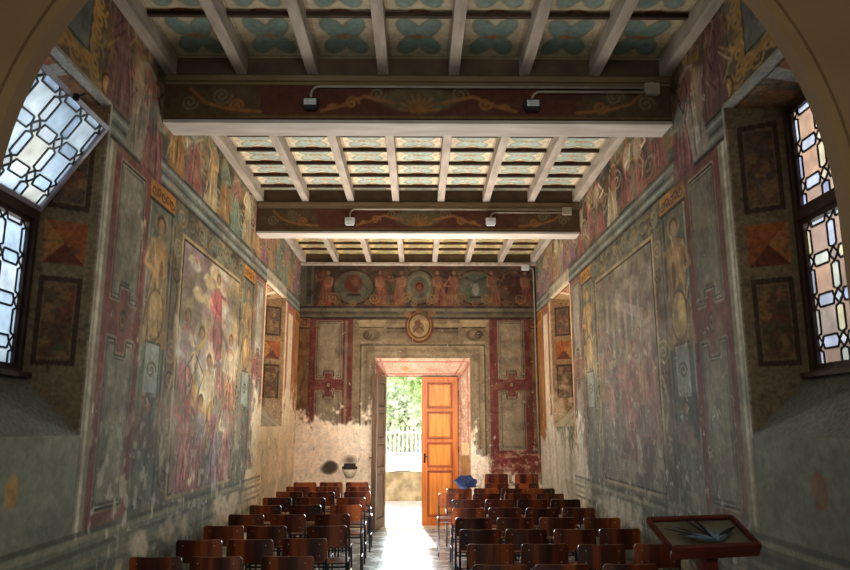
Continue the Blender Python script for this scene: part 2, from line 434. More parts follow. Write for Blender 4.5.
def grid_mesh(name, A, B, to3d, colors, mat, holes=(), flip=False, parent=None):
    na, nb = len(A), len(B)
    AA, BB = np.meshgrid(A, B, indexing='ij')
    V = to3d(AA, BB).reshape(-1, 3)
    idx = np.arange(na * nb).reshape(na, nb)
    q = np.stack([idx[:-1, :-1], idx[1:, :-1], idx[1:, 1:], idx[:-1, 1:]], -1)
    ca = (A[:-1] + A[1:]) / 2; cb = (B[:-1] + B[1:]) / 2
    keep = np.ones((na - 1, nb - 1), bool)
    for h in holes:
        if callable(h): keep &= ~h(ca[:, None], cb[None])
        else: keep &= ~(((ca > h[0]) & (ca < h[1]))[:, None] & ((cb > h[2]) & (cb < h[3]))[None])
    F = q[keep]
    if flip: F = F[:, ::-1]
    me = bpy.data.meshes.new(name)
    nf = len(F)
    me.vertices.add(len(V)); me.vertices.foreach_set('co', V.astype(np.float32).ravel())
    me.loops.add(nf * 4); me.loops.foreach_set('vertex_index', F.astype(np.int32).ravel())
    me.polygons.add(nf); me.polygons.foreach_set('loop_start', np.arange(0, nf * 4, 4, dtype=np.int32))
    me.update(calc_edges=True); me.validate()
    at = me.color_attributes.new('Col', 'FLOAT_COLOR', 'POINT')
    C = np.ones((len(V), 4), np.float32); C[:, :3] = colors.reshape(-1, 3)
    at.data.foreach_set('color', C.ravel())
    me.materials.append(mat)
    o = bpy.data.objects.new(name, me); col.objects.link(o)
    if parent: o.parent = parent
    return o

def axis(a0, a1, step, snaps=()):
    A = np.linspace(a0, a1, int(round((a1 - a0) / step)) + 1)
    for k in snaps: A[np.argmin(np.abs(A - k))] = k
    return A

# window openings: (y0, y1, z0, z1) in the wall face
OPEN1 = (3.06, 4.45, 1.64, 3.83)
OPEN2 = (9.5, 10.95, 1.68, 3.68)

# ------------------------------------------------------------------ side walls
def paint_side(side):
    L = side < 0
    A = axis(YA, D, 0.0145, (OPEN1[0], OPEN1[1], OPEN2[0], OPEN2[1]))
    B = axis(0.0, ZC + 0.02, 0.0105, (OPEN1[2], OPEN1[3], OPEN2[2], OPEN2[3]))
    c = Canvas(A, B, (132, 134, 122) if L else (118, 118, 104), 11 if L else 23)
    r = c.r; c.sx = 1.45
    grey = (140, 138, 126) if L else (128, 122, 112)
    red = (134, 82, 78) if L else (126, 76, 70)
    dk = (52, 48, 44); lt = (176, 170, 154)
    # dado and plain plaster
    c.mottle(YA, D, 0, 1.64, [(112, 116, 106), (150, 148, 134)], 0.5, 0.3, 0.5)
    # ---------------- zone between the two windows: red margin, panels, pilasters, great picture
    c.rect(4.45, 9.5, 1.04, 3.62, (118, 116, 104) if L else (108, 104, 94))
    c.rect(4.47, 4.6, 1.0, 3.66, (150, 142, 124))
    c.rect(4.50, 4.535, 1.0, 3.66, (196, 190, 176))
    def red_bay(a0, a1, b0, pale=0.0):
        rr = tuple(q + (210 - q) * pale * 0.3 for q in red); gg = tuple(q + (225 - q) * pale for q in grey)
        c.rect(a0, a1, b0, 3.62, rr)
        c.mottle(a0, a1, b0, 3.62, [tuple(q * 0.8 for q in rr), tuple(q * 1.12 for q in rr)], 0.12, 0.3, 0.6)
        p0, p1 = a0 + (a1 - a0) * 0.17, a1 - (a1 - a0) * 0.17
        c.notched(p0, p1, 2.56, 3.53, gg, lt, dk, True)
        c.notched(p0, p1, b0 + 0.1, 2.28, gg, lt, dk, False)
        c.mottle(p0 + .03, p1 - .03, 2.72, 3.5, [(108, 112, 104), (156, 150, 138)], 0.05, 0.2, 0.5)
        c.mottle(p0 + .03, p1 - .03, b0 + .15, 2.1, [(112, 116, 106), (160, 156, 142)], 0.04, 0.35, 0.55)
        ca = (a0 + a1) / 2
        c.ell(ca, 2.42, 0.06, 0.085, (150, 108, 84)); c.ring(ca, 2.42, 0.045, 0.066, 0.012, dk, 0.8); c.ell(ca, 2.42, 0.02, 0.03, (90, 60, 48))
    red_bay(4.60, 5.24, 1.06)
    red_bay(8.84, 9.42, 1.2, 0.35 if L else 0.3)
    # pilasters with standing figures
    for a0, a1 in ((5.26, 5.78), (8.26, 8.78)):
        ca = (a0 + a1) / 2
        c.rect(a0, a1, 1.04, 3.6, (110, 116, 106) if L else (106, 108, 98))
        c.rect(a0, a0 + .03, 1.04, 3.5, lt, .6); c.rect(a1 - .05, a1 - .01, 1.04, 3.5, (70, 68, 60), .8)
        c.rect(a0 - .02, a1 + .02, 3.44, 3.62, (176, 124, 66)); c.rect(a0 - .02, a1 + .02, 3.44, 3.46, dk)
        for k in range(5): c.spiral(a0 + .06 + k * .1, 3.53, 0.045, 1.2, 0.011, (84, 52, 30), 0.9, dirn=1 if k % 2 else -1)
        c.ell(ca, 2.92, .2, .5, (92, 98, 92), .8)
        c.figure(ca, 2.3, 1.08, (150, 124, 92), (172, 134, 92), halo=(150, 130, 96), al=.85)
        c.ell(ca, 2.56, .19, .22, (178, 146, 100), .85); c.ell(ca - .05, 2.6, .09, .14, (208, 178, 126), .7); c.ring(ca, 2.56, .17, .2, .014, (84, 64, 48), .6)
        c.ell(ca, 2.95, .13, .16, (190, 156, 112), .8); c.ell(ca + .06, 2.9, .05, .13, (112, 84, 62), .7)
        for k in range(10):
            xx = ca + r.uniform(-.2, .2); zz = r.uniform(2.3, 3.1); c.line([(xx, zz), (xx + r.uniform(-.1, .1), zz + .14)], .014, r.choice([(84, 72, 58), (206, 184, 144), (116, 124, 112)]), .7)
        c.rect(ca - .16, ca + .16, 1.9, 2.34, (150, 160, 156), .85)
        c.frame(ca - .16, ca + .16, 1.9, 2.34, .014, dk, .7); c.spiral(ca, 2.12, .07, 1.5, .012, (98, 84, 66))
        c.mottle(a0, a1, 1.05, 1.95, [(92, 104, 98), (150, 112, 92), (76, 72, 66)], .09, .3, .6)
        c.figure(ca, 1.12, 0.78, (96, 108, 104), (120, 92, 84), al=.55)
    # consoles beside the picture
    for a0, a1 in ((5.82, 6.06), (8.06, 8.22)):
        ca = (a0 + a1) / 2
        c.rect(a0, a1, 1.1, 3.4, (120, 108, 88) if L else (112, 102, 86))
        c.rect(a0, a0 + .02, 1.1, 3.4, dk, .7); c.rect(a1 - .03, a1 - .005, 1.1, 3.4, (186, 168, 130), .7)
        for z, rr in ((3.2, .09), (2.3, .12), (1.5, .11)):
            c.spiral(ca, z, rr, 1.8, .016, (168, 154, 126), .6); c.spiral(ca, z - .22, rr * .8, 1.6, .015, (70, 60, 50), .9, dirn=-1)
        c.line([(ca - .06, 3.1), (ca + .05, 2.8), (ca - .04, 2.5)], .03, (92, 78, 66), .8)
        c.line([(ca + .06, 2.1), (ca - .05, 1.9), (ca + .04, 1.65)], .025, (180, 160, 128), .8)
    # great picture
    p0, p1, q0, q1 = 6.1, 8.04, 1.14, 3.32
    c.rect(p0 - .05, p1 + .05, q0 - .05, q1 + .05, (174, 154, 116)); c.rect(p0 - .02, p1 + .02, q0 - .02, q1 + .02, dk)
    c.rect(p0, p1, q0, q1, (132, 120, 112) if L else (120, 110, 102))
    if L:
        c.mottle(p0, p1, 2.2, q1, [(196, 176, 126), (160, 136, 146), (190, 184, 172), (178, 150, 110)], .55, .28, .85)
        c.mottle(p0, p1, q0, 2.3, [(120, 120, 108), (164, 110, 108), (132, 104, 92), (168, 150, 128)], .45, .35, .75)
        for k in range(9):
            a = r.uniform(p0 + .2, p1 - .2); z = r.uniform(2.65, 3.22)
            c.ell(a, z, .2, .075, r.choice([(208, 188, 146), (176, 154, 160), (202, 196, 184)]), .75)
            c.ell(a + .02, z + .04, .06, .04, (198, 150, 120), .9); c.ell(a - .14, z + .03, .1, .03, (212, 200, 170), .8, rot=.4); c.ell(a + .16, z + .03, .1, .03, (150, 128, 110), .8, rot=-.4)
        c.ell(7.2, 2.3, .5, .28, (158, 142, 172), .9); c.ell(7.25, 2.28, .34, .18, (132, 116, 150), .7)
        c.figure(7.22, 2.34, .92, (156, 100, 98), (172, 98, 98), halo=(222, 194, 130))
        for a, z, h in ((6.32, 1.75, 1.0), (6.72, 1.6, 1.05), (7.08, 1.45, .95), (7.5, 1.5, 1.05), (7.86, 1.7, 1.0), (6.4, 1.12, .95), (6.85, 1.1, .9), (7.3, 1.1, .9), (7.72, 1.12, .95)):
            rb = r.choice([(198, 160, 96), (170, 108, 108), (150, 134, 158), (128, 140, 126), (190, 124, 92), (186, 172, 156)])
            c.figure(a + (r.random() - .5) * .1, z, h, rb, r.choice([(206, 170, 108), (160, 92, 92), (150, 150, 158), (206, 196, 174)]), wings=(212, 200, 172) if z > 1.4 else None, al=.8)
        for k in range(40):
            a = r.uniform(p0 + .05, p1 - .1); z = r.uniform(q0 + .05, 2.2)
            c.line([(a, z), (a + r.uniform(-.15, .15), z + .15), (a + r.uniform(-.2, .2), z + .32)], .016, r.choice([(210, 196, 168), (86, 72, 66), (190, 130, 118), (206, 176, 116), (104, 110, 100)]), .7)
    else:
        c.mottle(p0, p1, q0, q1, [(150, 140, 128), (108, 100, 90), (144, 108, 96), (162, 150, 132)], .5, .45, .75)
        c.poly([(6.2, 2.6), (7.3, 2.9), (7.3, 3.0), (6.2, 2.72)], (164, 152, 146), .7)
        c.rect(6.4, 6.9, 2.05, 2.5, (146, 90, 86), .7)
        for k in range(6): c.rect(6.5 + k * .22, 6.58 + k * .22, 2.4, 3.1, (172, 160, 152), .5)
        for k in range(12):
            c.figure(r.uniform(p0 + .2, p1 - .2), r.uniform(1.12, 2.0), r.uniform(.7, 1.0), r.choice([(146, 106, 102), (160, 148, 138), (118, 110, 104), (158, 122, 96)]), r.choice([(142, 92, 88), (168, 156, 144), (120, 114, 114)]), al=.6)
        for k in range(16):
            c.ell(r.uniform(p0 + .1, p1 - .1), r.uniform(2.3, 3.2), .18, .05, r.choice([(160, 150, 146), (126, 106, 108), (166, 152, 130)]), .6)
    # head of the picture: scrolls
    c.rect(5.8, 8.24, 3.38, 3.62, (112, 104, 90)); c.mottle(5.8, 8.24, 3.38, 3.62, [(150, 130, 96), (80, 74, 68), (100, 118, 112)], .1, .06, .8)
    for k in range(8): c.spiral(5.98 + k * .3, 3.5, .09, 1.5, .013, (160, 142, 110), .6, dirn=1 if k % 2 else -1)
    # ---------------- frieze above the cornice
    c.rect(4.45, D, 3.62, 3.84, (112, 124, 126) if L else (112, 118, 114))
    for z, cc in ((3.63, dk), (3.68, (150, 160, 160)), (3.73, (70, 80, 86)), (3.79, (156, 164, 160)), (3.835, (60, 60, 60))):
        c.rect(4.45, D, z - .012, z + .012, cc, .85)
    c.rect(YA, D, 3.85, ZC + .02, (98, 94, 82) if L else (92, 88, 78))
    c.mottle(5.3, D, 3.85, ZC, [(96, 122, 114), (138, 98, 104), (160, 124, 80), (78, 72, 68), (150, 146, 128)], .5, .25, .8)
    for k in range(13):
        a = 5.75 + k * .5
        c.figure(a, 3.82 + .08 * r.random(), .72 + .1 * r.random(), r.choice([(156, 96, 94), (110, 136, 126), (166, 128, 88), (140, 104, 122), (188, 168, 136)]), r.choice([(164, 102, 94), (124, 144, 134), (176, 146, 104), (196, 182, 156)]), al=.85, lean=(r.random() - .5) * .25)
        c.spiral(a + .25, 4.0 + .25 * r.random(), .13, 1.6, .018, r.choice([(190, 150, 96), (168, 172, 154)]), .8, dirn=r.choice((-1, 1)))
    for k in range(60):
        a = r.uniform(5.4, D - .2); z = r.uniform(3.86, 4.5)
        c.line([(a, z), (a + r.uniform(-.2, .2), z + .1), (a + r.uniform(-.3, .3), z + .2)], .015, r.choice([(196, 184, 152), (60, 56, 54), (176, 112, 104), (128, 150, 142), (190, 150, 96)]), .65)
    # large figures and gilded frame over the near window
    c.mottle(YA, 5.4, 3.85, ZC, [(126, 92, 94), (92, 100, 96), (156, 118, 72), (150, 140, 130)], .3, .25, .7)
    c.rect(3.15, 4.08, 3.98, ZC, (118, 124, 122)); c.mottle(3.2, 4.05, 4.0, ZC, [(92, 104, 106), (140, 138, 128)], .2, .2, .6)
    gold = (178, 136, 76)
    c.frame(3.1, 4.16, 3.94, ZC + .1, .055, gold, .95); c.frame(3.18, 4.08, 4.02, ZC + .1, .012, dk, .8)
    for k in range(9): c.spiral(3.15 + k * .13, 3.93 + .02 * (k % 2), .07, 1.4, .017, (196, 152, 84), .95, dirn=1 if k % 2 else -1)
    for k in range(7): c.spiral(4.17, 3.98 + k * .11, .075, 1.4, .018, (196, 152, 84), .95, dirn=1 if k % 2 else -1)
    c.ell(4.36, 3.93, .1, .11, (186, 142, 80)); c.ring(4.36, 3.93, .07, .08, .014, (92, 62, 36)); c.ell(4.36, 3.93, .035, .04, (206, 170, 110))
    c.figure(4.6, 3.86, .84, (124, 86, 90), (140, 100, 100), halo=None, al=.95, lean=-.08)
    c.figure(4.98, 3.66, .95, (150, 142, 136), (140, 96, 88), al=.95, lean=.05)
    c.figure(5.22, 3.6, .8, (128, 84, 88), (120, 124, 120), al=.9)
    c.ell(4.5, 4.3, .12, .3, (116, 80, 86), .8, rot=.3); c.ell(4.85, 4.15, .1, .26, (176, 158, 130), .7, rot=-.2)
    for k in range(26):
        a = r.uniform(4.25, 5.35); z = r.uniform(3.87, 4.6)
        c.line([(a, z), (a + r.uniform(-.12, .12), z + .12), (a + r.uniform(-.1, .1), z + .26)], .012, r.choice([(196, 176, 146), (70, 46, 52), (162, 110, 116), (186, 146, 88)]), .7)
    # window margins and the wall below
    c.rect(OPEN1[0] - .02, OPEN1[1] + .015, OPEN1[3], OPEN1[3] + .02, (186, 184, 176), .8)
    c.rect(4.45, 4.48, 1.62, 3.84, (176, 172, 160), .9)
    c.ell(3.76, 1.36, .075, .1, (176, 140, 84) if L else (136, 104, 76), .9)
    if not L: c.ring(3.76, 1.36, .06, .085, .014, (150, 84, 60), .8)
    # ---------------- bays either side of the far window and beyond
    base = (226, 196, 160) if L else (208, 178, 146)
    for a0, a1 in ((9.44, 9.5), (10.95, 11.06)):
        c.rect(a0, a1, 0.9, 3.62, base)
    c.rect(11.06, 11.72, .85, 3.62, tuple(q * 1.2 for q in red) if L else (150, 88, 74))
    c.rect(11.18, 11.6, 1.0, 3.5, (222, 202, 176)); c.frame(11.18, 11.6, 1.0, 3.5, .02, (150, 120, 96), .9)
    c.rect(11.72, 12.2, .8, 3.62, (170, 112, 64)); c.mottle(11.72, 12.2, .8, 3.6, [(120, 70, 44), (196, 140, 86)], .1, .3, .7)
    c.rect(11.7, 12.2, 3.42, 3.62, (190, 126, 60)); c.spiral(11.9, 3.52, .08, 2, .018, (96, 56, 30)); c.spiral(12.1, 3.52, .07, 2, .018, (96, 56, 30), dirn=-1)
    c.rect(OPEN2[0], OPEN2[1], 3.68, 3.84, (206, 190, 168), .7)
    for cc, al in (((112, 106, 90), .25), ((166, 156, 130), .25), ((124, 92, 80), .25), ((84, 78, 68), .25), ((180, 170, 146), .2)):
        c.mottle(4.45, 9.45, 1.0, 3.62, [cc], .35, .22, al, 5); c.mottle(YA, D, 3.62, ZC, [cc], .4, .2, al, 5)
    # ---------------- loss of paint: bare plaster, streaks, peeling
    AA = A[:, None]; BB = B[None]
    full = (slice(None), slice(None))
    nz = c.noise(.7, .5, 5); fine = c.noise(.05, .09, 3); streak = c.noise(.2, .9, 4); st2 = c.noise(.24, .6, 4)
    edge = np.clip((AA - 8.3) / 1.0, 0, 1)
    bare = np.clip(edge * (2.55 - BB) * 1.1 + (nz - .5) * 2.0 + (fine - .5) * .9 - (0.3 if L else .5), 0, 1)
    bare = np.clip((bare - .3) * 4, 0, 1)
    c.put(full, bare * .92, (246, 226, 200) if L else (226, 222, 218))
    # grey-green dado returns below the lost zone, with its painted moulding
    dm = np.clip((1.06 + (nz - .5) * .3 - BB) * 14, 0, 1) * np.clip((9.2 - AA) / .6, 0, 1)
    c.put(full, dm * .85, (120, 122, 108) if L else (104, 102, 90))
    for z, cc in ((1.04, (80, 78, 66)), (1.0, (160, 154, 132)), (.93, (88, 86, 74)), (.86, (146, 140, 120)), (.8, (84, 84, 74))):
        c.rect(YA, 9.6, z - .014, z + .014, cc, .55)
    c.mottle(YA, 9.4, 0, .8, [(140, 128, 96), (84, 88, 80), (168, 160, 140)], .5, .22, .55)
    c.mottle(5.0, D, .0, .95, [(206, 196, 176)] if L else [(186, 180, 168)], .4, .3, .8, 7)
    # vertical washes
    low = np.clip((3.5 - BB) / 2.0, 0, 1)
    c.put(full, np.clip((streak - .52) * 5, 0, 1) * low * (.34 if L else .5) * (AA > 4.6), (186, 178, 160) if L else (150, 144, 130))
    c.put(full, np.clip((st2 - .54) * 5, 0, 1) * low * .5 * (AA > 4.6) * (AA < 8.8), (84, 82, 72) if L else (88, 80, 72))
    # white flaking low on the picture
    fl = c.noise(.09, .11, 3)
    pm = np.clip((2.1 - BB) / 1.0, 0, 1) * (BB > .95) * (AA > 4.6) * (AA < 8.9)
    c.put(full, np.clip((fl - .6) * 12, 0, 1) * pm * (.8 if L else .3), (196, 190, 176))
    # overall dulling speckle
    c.c *= (0.9 + .2 * c.noise(.05, .04, 3))[..., None]
    if not L:
        pass
    g = c.c.mean(-1, keepdims=True); keep = np.clip((A - 8.6) / 1.2, 0, 1)[:, None, None]; k_ = .84 if L else .76
    c.c[:] = g + (c.c - g) * (k_ + (.95 - k_) * keep); c.c *= ((1.0 if L else .92) + (.0 if L else .08) * keep); c.c *= np.array((1.02, 1.0, .95)); md = .44; c.c[:] = np.clip(md + (c.c - md) * (1 + .38 * (1 - keep)), .05, 1)
    x = side * W
    to3 = lambda a, b: np.stack([np.full_like(a, x), a, b], -1)
    o = grid_mesh('wall_left' if L else 'wall_right', A, B, to3, c.final(), M['wall'], [OPEN1, OPEN2], flip=L)
    # pilaster-free wall thickness around the arch is the arch wall's own
    return tag(o, kind='structure')

wall_left = paint_side(-1)
wall_right = paint_side(1)

# ------------------------------------------------------------------ back wall
DO = (-0.75, 0.90, 2.84)          # splayed opening in the wall face
DI = (-0.62, 0.71, 2.55, 12.62)   # inner frame
def paint_back():
    A = axis(-W, W, 0.0115, (DO[0], DO[1])); B = axis(0, ZC + .02, 0.0115, (DO[2],))
    c = Canvas(A, B, (150, 122, 88), 5)
    r = c.r
    dk = (56, 38, 28); red = (126, 50, 42); ochre = (170, 128, 78)
    c.mottle(-W, W, 0, 3.6, [(128, 100, 70), (172, 142, 102), (140, 116, 90)], .25, .3, .6)
    # frieze
    c.rect(-W, W, 3.7, ZC + .02, (84, 62, 44)); c.mottle(-W, W, 3.7, ZC, [(120, 70, 46), (60, 46, 38), (110, 96, 66), (140, 62, 44)], .18, .16, .75)
    c.rect(-W, -1.86, 3.62, ZC, (128, 118, 98)); c.rect(-1.98, -1.9, 3.8, ZC, (92, 88, 74)); c.spiral(-1.93, 3.98, .06, 1.5, .014, dk)
    for a, kind in ((-1.15, 0), (0.02, 1), (1.02, 2), (1.68, 3)):
        ra = .36 if kind in (0, 2) else .27
        c.ell(a, 4.1, ra + .06, .36, (140, 106, 62)); c.ell(a, 4.1, ra, .31, (104, 110, 88) if kind != 3 else (96, 52, 40)); c.ring(a, 4.1, ra, .31, .018, dk)
        if kind == 0: c.ell(a, 4.16, .18, .2, (132, 56, 40)); c.ell(a + .03, 4.2, .08, .1, (150, 84, 58)); c.line([(a - .1, 3.96), (a + .12, 3.96)], .03, dk)
        if kind == 1:
            c.ring(a, 4.1, .19, .22, .03, (156, 140, 110)); c.ell(a, 4.1, .1, .12, (168, 66, 42)); c.ring(a, 4.1, .06, .07, .012, dk)
        if kind == 2:
            c.ell(a, 4.06, .07, .13, (176, 166, 140)); c.line([(a, 4.2), (a - .16, 4.26)], .035, (70, 76, 60)); c.line([(a, 4.2), (a + .18, 4.28)], .035, (70, 76, 60)); c.line([(a - .1, 3.92), (a + .1, 3.92)], .02, dk)
        if kind == 3: c.mottle(a - .25, a + .25, 3.82, 4.36, [(136, 66, 46), (70, 40, 32)], .08, .08, .8)
    for a, sg in ((-1.66, 1), (-.62, -1), (-.36, 1), (.4, -1), (.58, 1), (1.36, -1), (1.96, -1)):
        c.figure(a, 3.74, .68, (160, 82, 56), (178, 112, 76), skin=(196, 130, 90), al=.9, lean=.06 * sg)
        c.spiral(a + sg * .16, 3.9, .1, 1.6, .02, (186, 132, 74), .9, dirn=sg)
    for k in range(14): c.spiral(-1.7 + k * .27, 3.82, .06, 1.4, .014, (176, 126, 72), .85, dirn=1 if k % 2 else -1)
    # cornice
    c.rect(-W, W, 3.54, 3.74, (126, 112, 88))
    for z, cc in ((3.74, dk), (3.69, (170, 154, 124)), (3.64, (96, 84, 66)), (3.58, (150, 134, 106)), (3.545, (50, 38, 30))): c.rect(-W, W, z - .016, z + .016, cc, .85)
    # red bays with pale panels
    for a0, a1, p0, p1 in ((-1.9, -1.14, -1.76, -1.34), (1.25, 1.98, 1.41, 1.83)):
        c.rect(a0, a1, .9, 3.53, red); c.mottle(a0, a1, .9, 3.5, [(98, 40, 34), (146, 66, 54)], .1, .25, .6)
        if a0 < 0: c.rect(p1 + .06, p1 + .11, .9, 3.5, (150, 120, 92))
        c.notched(p0, p1, 2.5, 3.48, (176, 152, 120), (204, 182, 146), dk, True)
        c.notched(p0, p1, 1.3, 2.26, (168, 146, 116), (204, 182, 146), dk, False)
        c.mottle(p0 + .03, p1 - .03, 2.66, 3.45, [(150, 128, 98), (196, 172, 138)], .07, .12, .6)
        c.ell((p0 + p1) / 2, 2.38, .06, .07, (190, 120, 84)); c.ring((p0 + p1) / 2, 2.38, .04, .05, .012, dk)
        # corner pilaster with ionic capital
        b0, b1 = (-W, a0) if a0 < 0 else (a1, W)
        c.rect(b0, b1, .9, 3.53, (142, 96, 52)); c.mottle(b0, b1, .9, 3.5, [(104, 62, 38), (176, 126, 72)], .06, .2, .7)
        c.rect(b0, b1, 3.38, 3.54, (186, 120, 56)); c.spiral((b0 + b1) / 2, 3.46, .07, 2, .016, (92, 48, 26)); c.rect(b0, b1, 3.36, 3.375, dk)
    # painted doorcase
    fr = (156, 132, 98)
    c.rect(-1.06, 1.2, 0, 3.5, (150, 124, 88)); c.rect(-1.0, 1.16, 0, 3.07, fr)
    c.mottle(-1.06, 1.2, 2.8, 3.5, [(124, 98, 66), (174, 146, 104)], .3, .12, .6)
    for d_, cc in ((0, dk), (.03, (186, 160, 118)), (.1, (118, 94, 66)), (.16, (176, 150, 110))):
        c.line([(-1.0 + d_, 0), (-1.0 + d_, 3.07 - d_), (1.16 - d_, 3.07 - d_), (1.16 - d_, 0)], .013, cc, .85)
    for sg, a in ((-1, -.82), (1, .98)):
        c.poly([(a - .25, 3.5), (a + .25, 3.5), (a + .2, 3.38), (a - .2, 3.38)], (188, 158, 110)); c.line([(a - .25, 3.5), (a + .25, 3.5)], .015, (214, 186, 136)); c.line([(a - .2, 3.38), (a + .2, 3.38)], .014, dk)
        c.ell(a, 3.25, .17, .12, (104, 82, 60)); c.ell(a, 3.26, .1, .08, (140, 114, 84)); c.rect(a - .18, a + .18, 3.1, 3.13, (186, 158, 116)); c.spiral(a + .08 * sg, 3.24, .07, 1.5, .014, dk, dirn=sg)
    c.rect(-.55, .7, 3.18, 3.36, (136, 112, 80)); c.rect(-.55, .7, 3.35, 3.375, dk); c.rect(-.6, .75, 3.4, 3.44, (184, 156, 112), .8); c.rect(-.55, .7, 3.28, 3.33, (84, 66, 50), .7)
    # coat of arms
    c.ell(.02, 3.4, .27, .31, (178, 122, 62)); c.ring(.02, 3.4, .235, .275, .024, (116, 50, 32)); c.ell(.02, 3.41, .185, .215, (192, 158, 104)); c.ring(.02, 3.41, .185, .215, .012, dk)
    c.ell(.02, 3.38, .09, .14, (150, 104, 70)); c.ell(.0, 3.46, .07, .06, (122, 76, 52)); c.ell(.07, 3.5, .04, .05, (196, 150, 100)); c.line([(-.08, 3.3), (.02, 3.4), (.1, 3.32)], .018, (104, 62, 44)); c.spiral(-.06, 3.36, .05, 1.2, .014, (104, 62, 40))
    for sg in (-1, 1): c.spiral(.02 + sg * .21, 3.62, .06, 1.5, .018, (190, 130, 66), dirn=sg)
    c.ell(.02, 3.68, .08, .04, (176, 112, 60))
    # lost plaster
    for cc, al in (((96, 72, 52), .25), ((150, 124, 92), .28), ((72, 56, 44), .2), ((186, 158, 118), .28)):
        c.mottle(-W, W, 1.6, ZC, [cc], .16, .14, al, 5)
    g = c.c.mean(-1, keepdims=True); c.c[:] = g + (c.c - g) * .85; c.c *= np.where(B > 3.5, .72, .84)[None, :, None]
    full = (slice(None), slice(None)); AA = A[:, None]; BB = B[None]
    nz = c.noise(.5, .45, 5); fine = c.noise(.07, .1, 3)
    lvl = np.where(AA < 0, 2.1, np.clip(1.95 - (AA - .9) * 2.4, .9, 1.9))
    m = np.clip((lvl - BB) * 2.0 + (nz - .5) * 2.4 + (fine - .5) * 1.4, 0, 1); m = np.clip((m - .3) * 3, 0, 1)
    c.put(full, m * .97, (250, 228, 204)); n2 = c.noise(.3, .3, 4); c.put(full, m * np.clip((n2 - .5) * 4, 0, 1) * .5, (240, 208, 180))
    c.mottle(1.3, W, .3, 1.3, [(170, 120, 100), (196, 166, 144)], .3, .12, .6)
    c.rect(1.28, W, .95, 1.17, (120, 52, 44), .75, .05); c.mottle(1.2, W, .92, 1.22, [(206, 170, 150), (96, 40, 36)], .12, .06, .7)
    for k in range(5): c.ell(-1.55 + .09 * r.random(), .96 + .07 * r.random(), .13, .1, (72, 62, 52), .85, soft=.5)
    c.ell(-1.15, 1.12, .14, .1, (70, 56, 48), .7, soft=.8)
    c.c *= (.92 + .16 * c.noise(.04, .04, 3))[..., None]
    to3 = lambda a, b: np.stack([a, np.full_like(a, D), b], -1)
    o = grid_mesh('wall_back', A, B, to3, c.final(), M['wall'], [(DO[0], DO[1], -1, DO[2])])
    return tag(o, kind='structure')
wall_back = paint_back()

# ------------------------------------------------------------------ reveals (splayed, painted)
def quad_patch(P00, P10, P11, P01, nu, nv, paint):
    U, V = np.meshgrid(np.linspace(0, 1, nu), np.linspace(0, 1, nv), indexing='ij')
    P = [np.array(p, float) for p in (P00, P10, P11, P01)]
    X = ((1 - U) * (1 - V))[..., None] * P[0] + (U * (1 - V))[..., None] * P[1] + (U * V)[..., None] * P[2] + ((1 - U) * V)[..., None] * P[3]
    return U, V, X, paint(U, V, X)
def vnoise(X, s, seed):
    rg = np.random.default_rng(seed); out = np.zeros(X.shape[:2]); amp = 1; tot = 0
    f = X / s
    for o in range(4):
        q = f * 2 ** o + rg.random(3) * 9 + 50
        i = np.floor(q).astype(np.int64); t = q - i; t = t * t * (3 - 2 * t); acc = 0
        for dx in (0, 1):
            for dy in (0, 1):
                for dz in (0, 1):
                    h = ((i[..., 0] + dx) * 73856093 ^ (i[..., 1] + dy) * 19349663 ^ (i[..., 2] + dz) * 83492791) % 10007 / 10007.0
                    acc = acc + h * (t[..., 0] if dx else 1 - t[..., 0]) * (t[..., 1] if dy else 1 - t[..., 1]) * (t[..., 2] if dz else 1 - t[..., 2])
        out += amp * acc; tot += amp; amp *= .55
    return out / tot
def lay(C, m, color): C += np.clip(m, 0, 1)[..., None] * (np.array(color) / 255.0 - C)

def merge_patches(name, patches, mat, flips):
    vs = []; fs = []; cs = []; off = 0
    for (U, V, X, C), fl in zip(patches, flips):
        nu, nv = U.shape; idx = np.arange(nu * nv).reshape(nu, nv) + off
        q = np.stack([idx[:-1, :-1], idx[1:, :-1], idx[1:, 1:], idx[:-1, 1:]], -1).reshape(-1, 4)
        fs.append(q[:, ::-1] if fl else q); vs.append(X.reshape(-1, 3)); cs.append(C.reshape(-1, 3)); off += nu * nv
    V = np.concatenate(vs); F = np.concatenate(fs); C = s2l(np.concatenate(cs))
    me = bpy.data.meshes.new(name); nf = len(F)
    me.vertices.add(len(V)); me.vertices.foreach_set('co', V.astype(np.float32).ravel())
    me.loops.add(nf * 4); me.loops.foreach_set('vertex_index', F.astype(np.int32).ravel())
    me.polygons.add(nf); me.polygons.foreach_set('loop_start', np.arange(0, nf * 4, 4, dtype=np.int32))
    me.update(calc_edges=True); me.validate()
    at = me.color_attributes.new('Col', 'FLOAT_COLOR', 'POINT'); CC = np.ones((len(V), 4), np.float32); CC[:, :3] = C
    at.data.foreach_set('color', CC.ravel()); me.materials.append(mat)
    o = bpy.data.objects.new(name, me); col.objects.link(o); return o

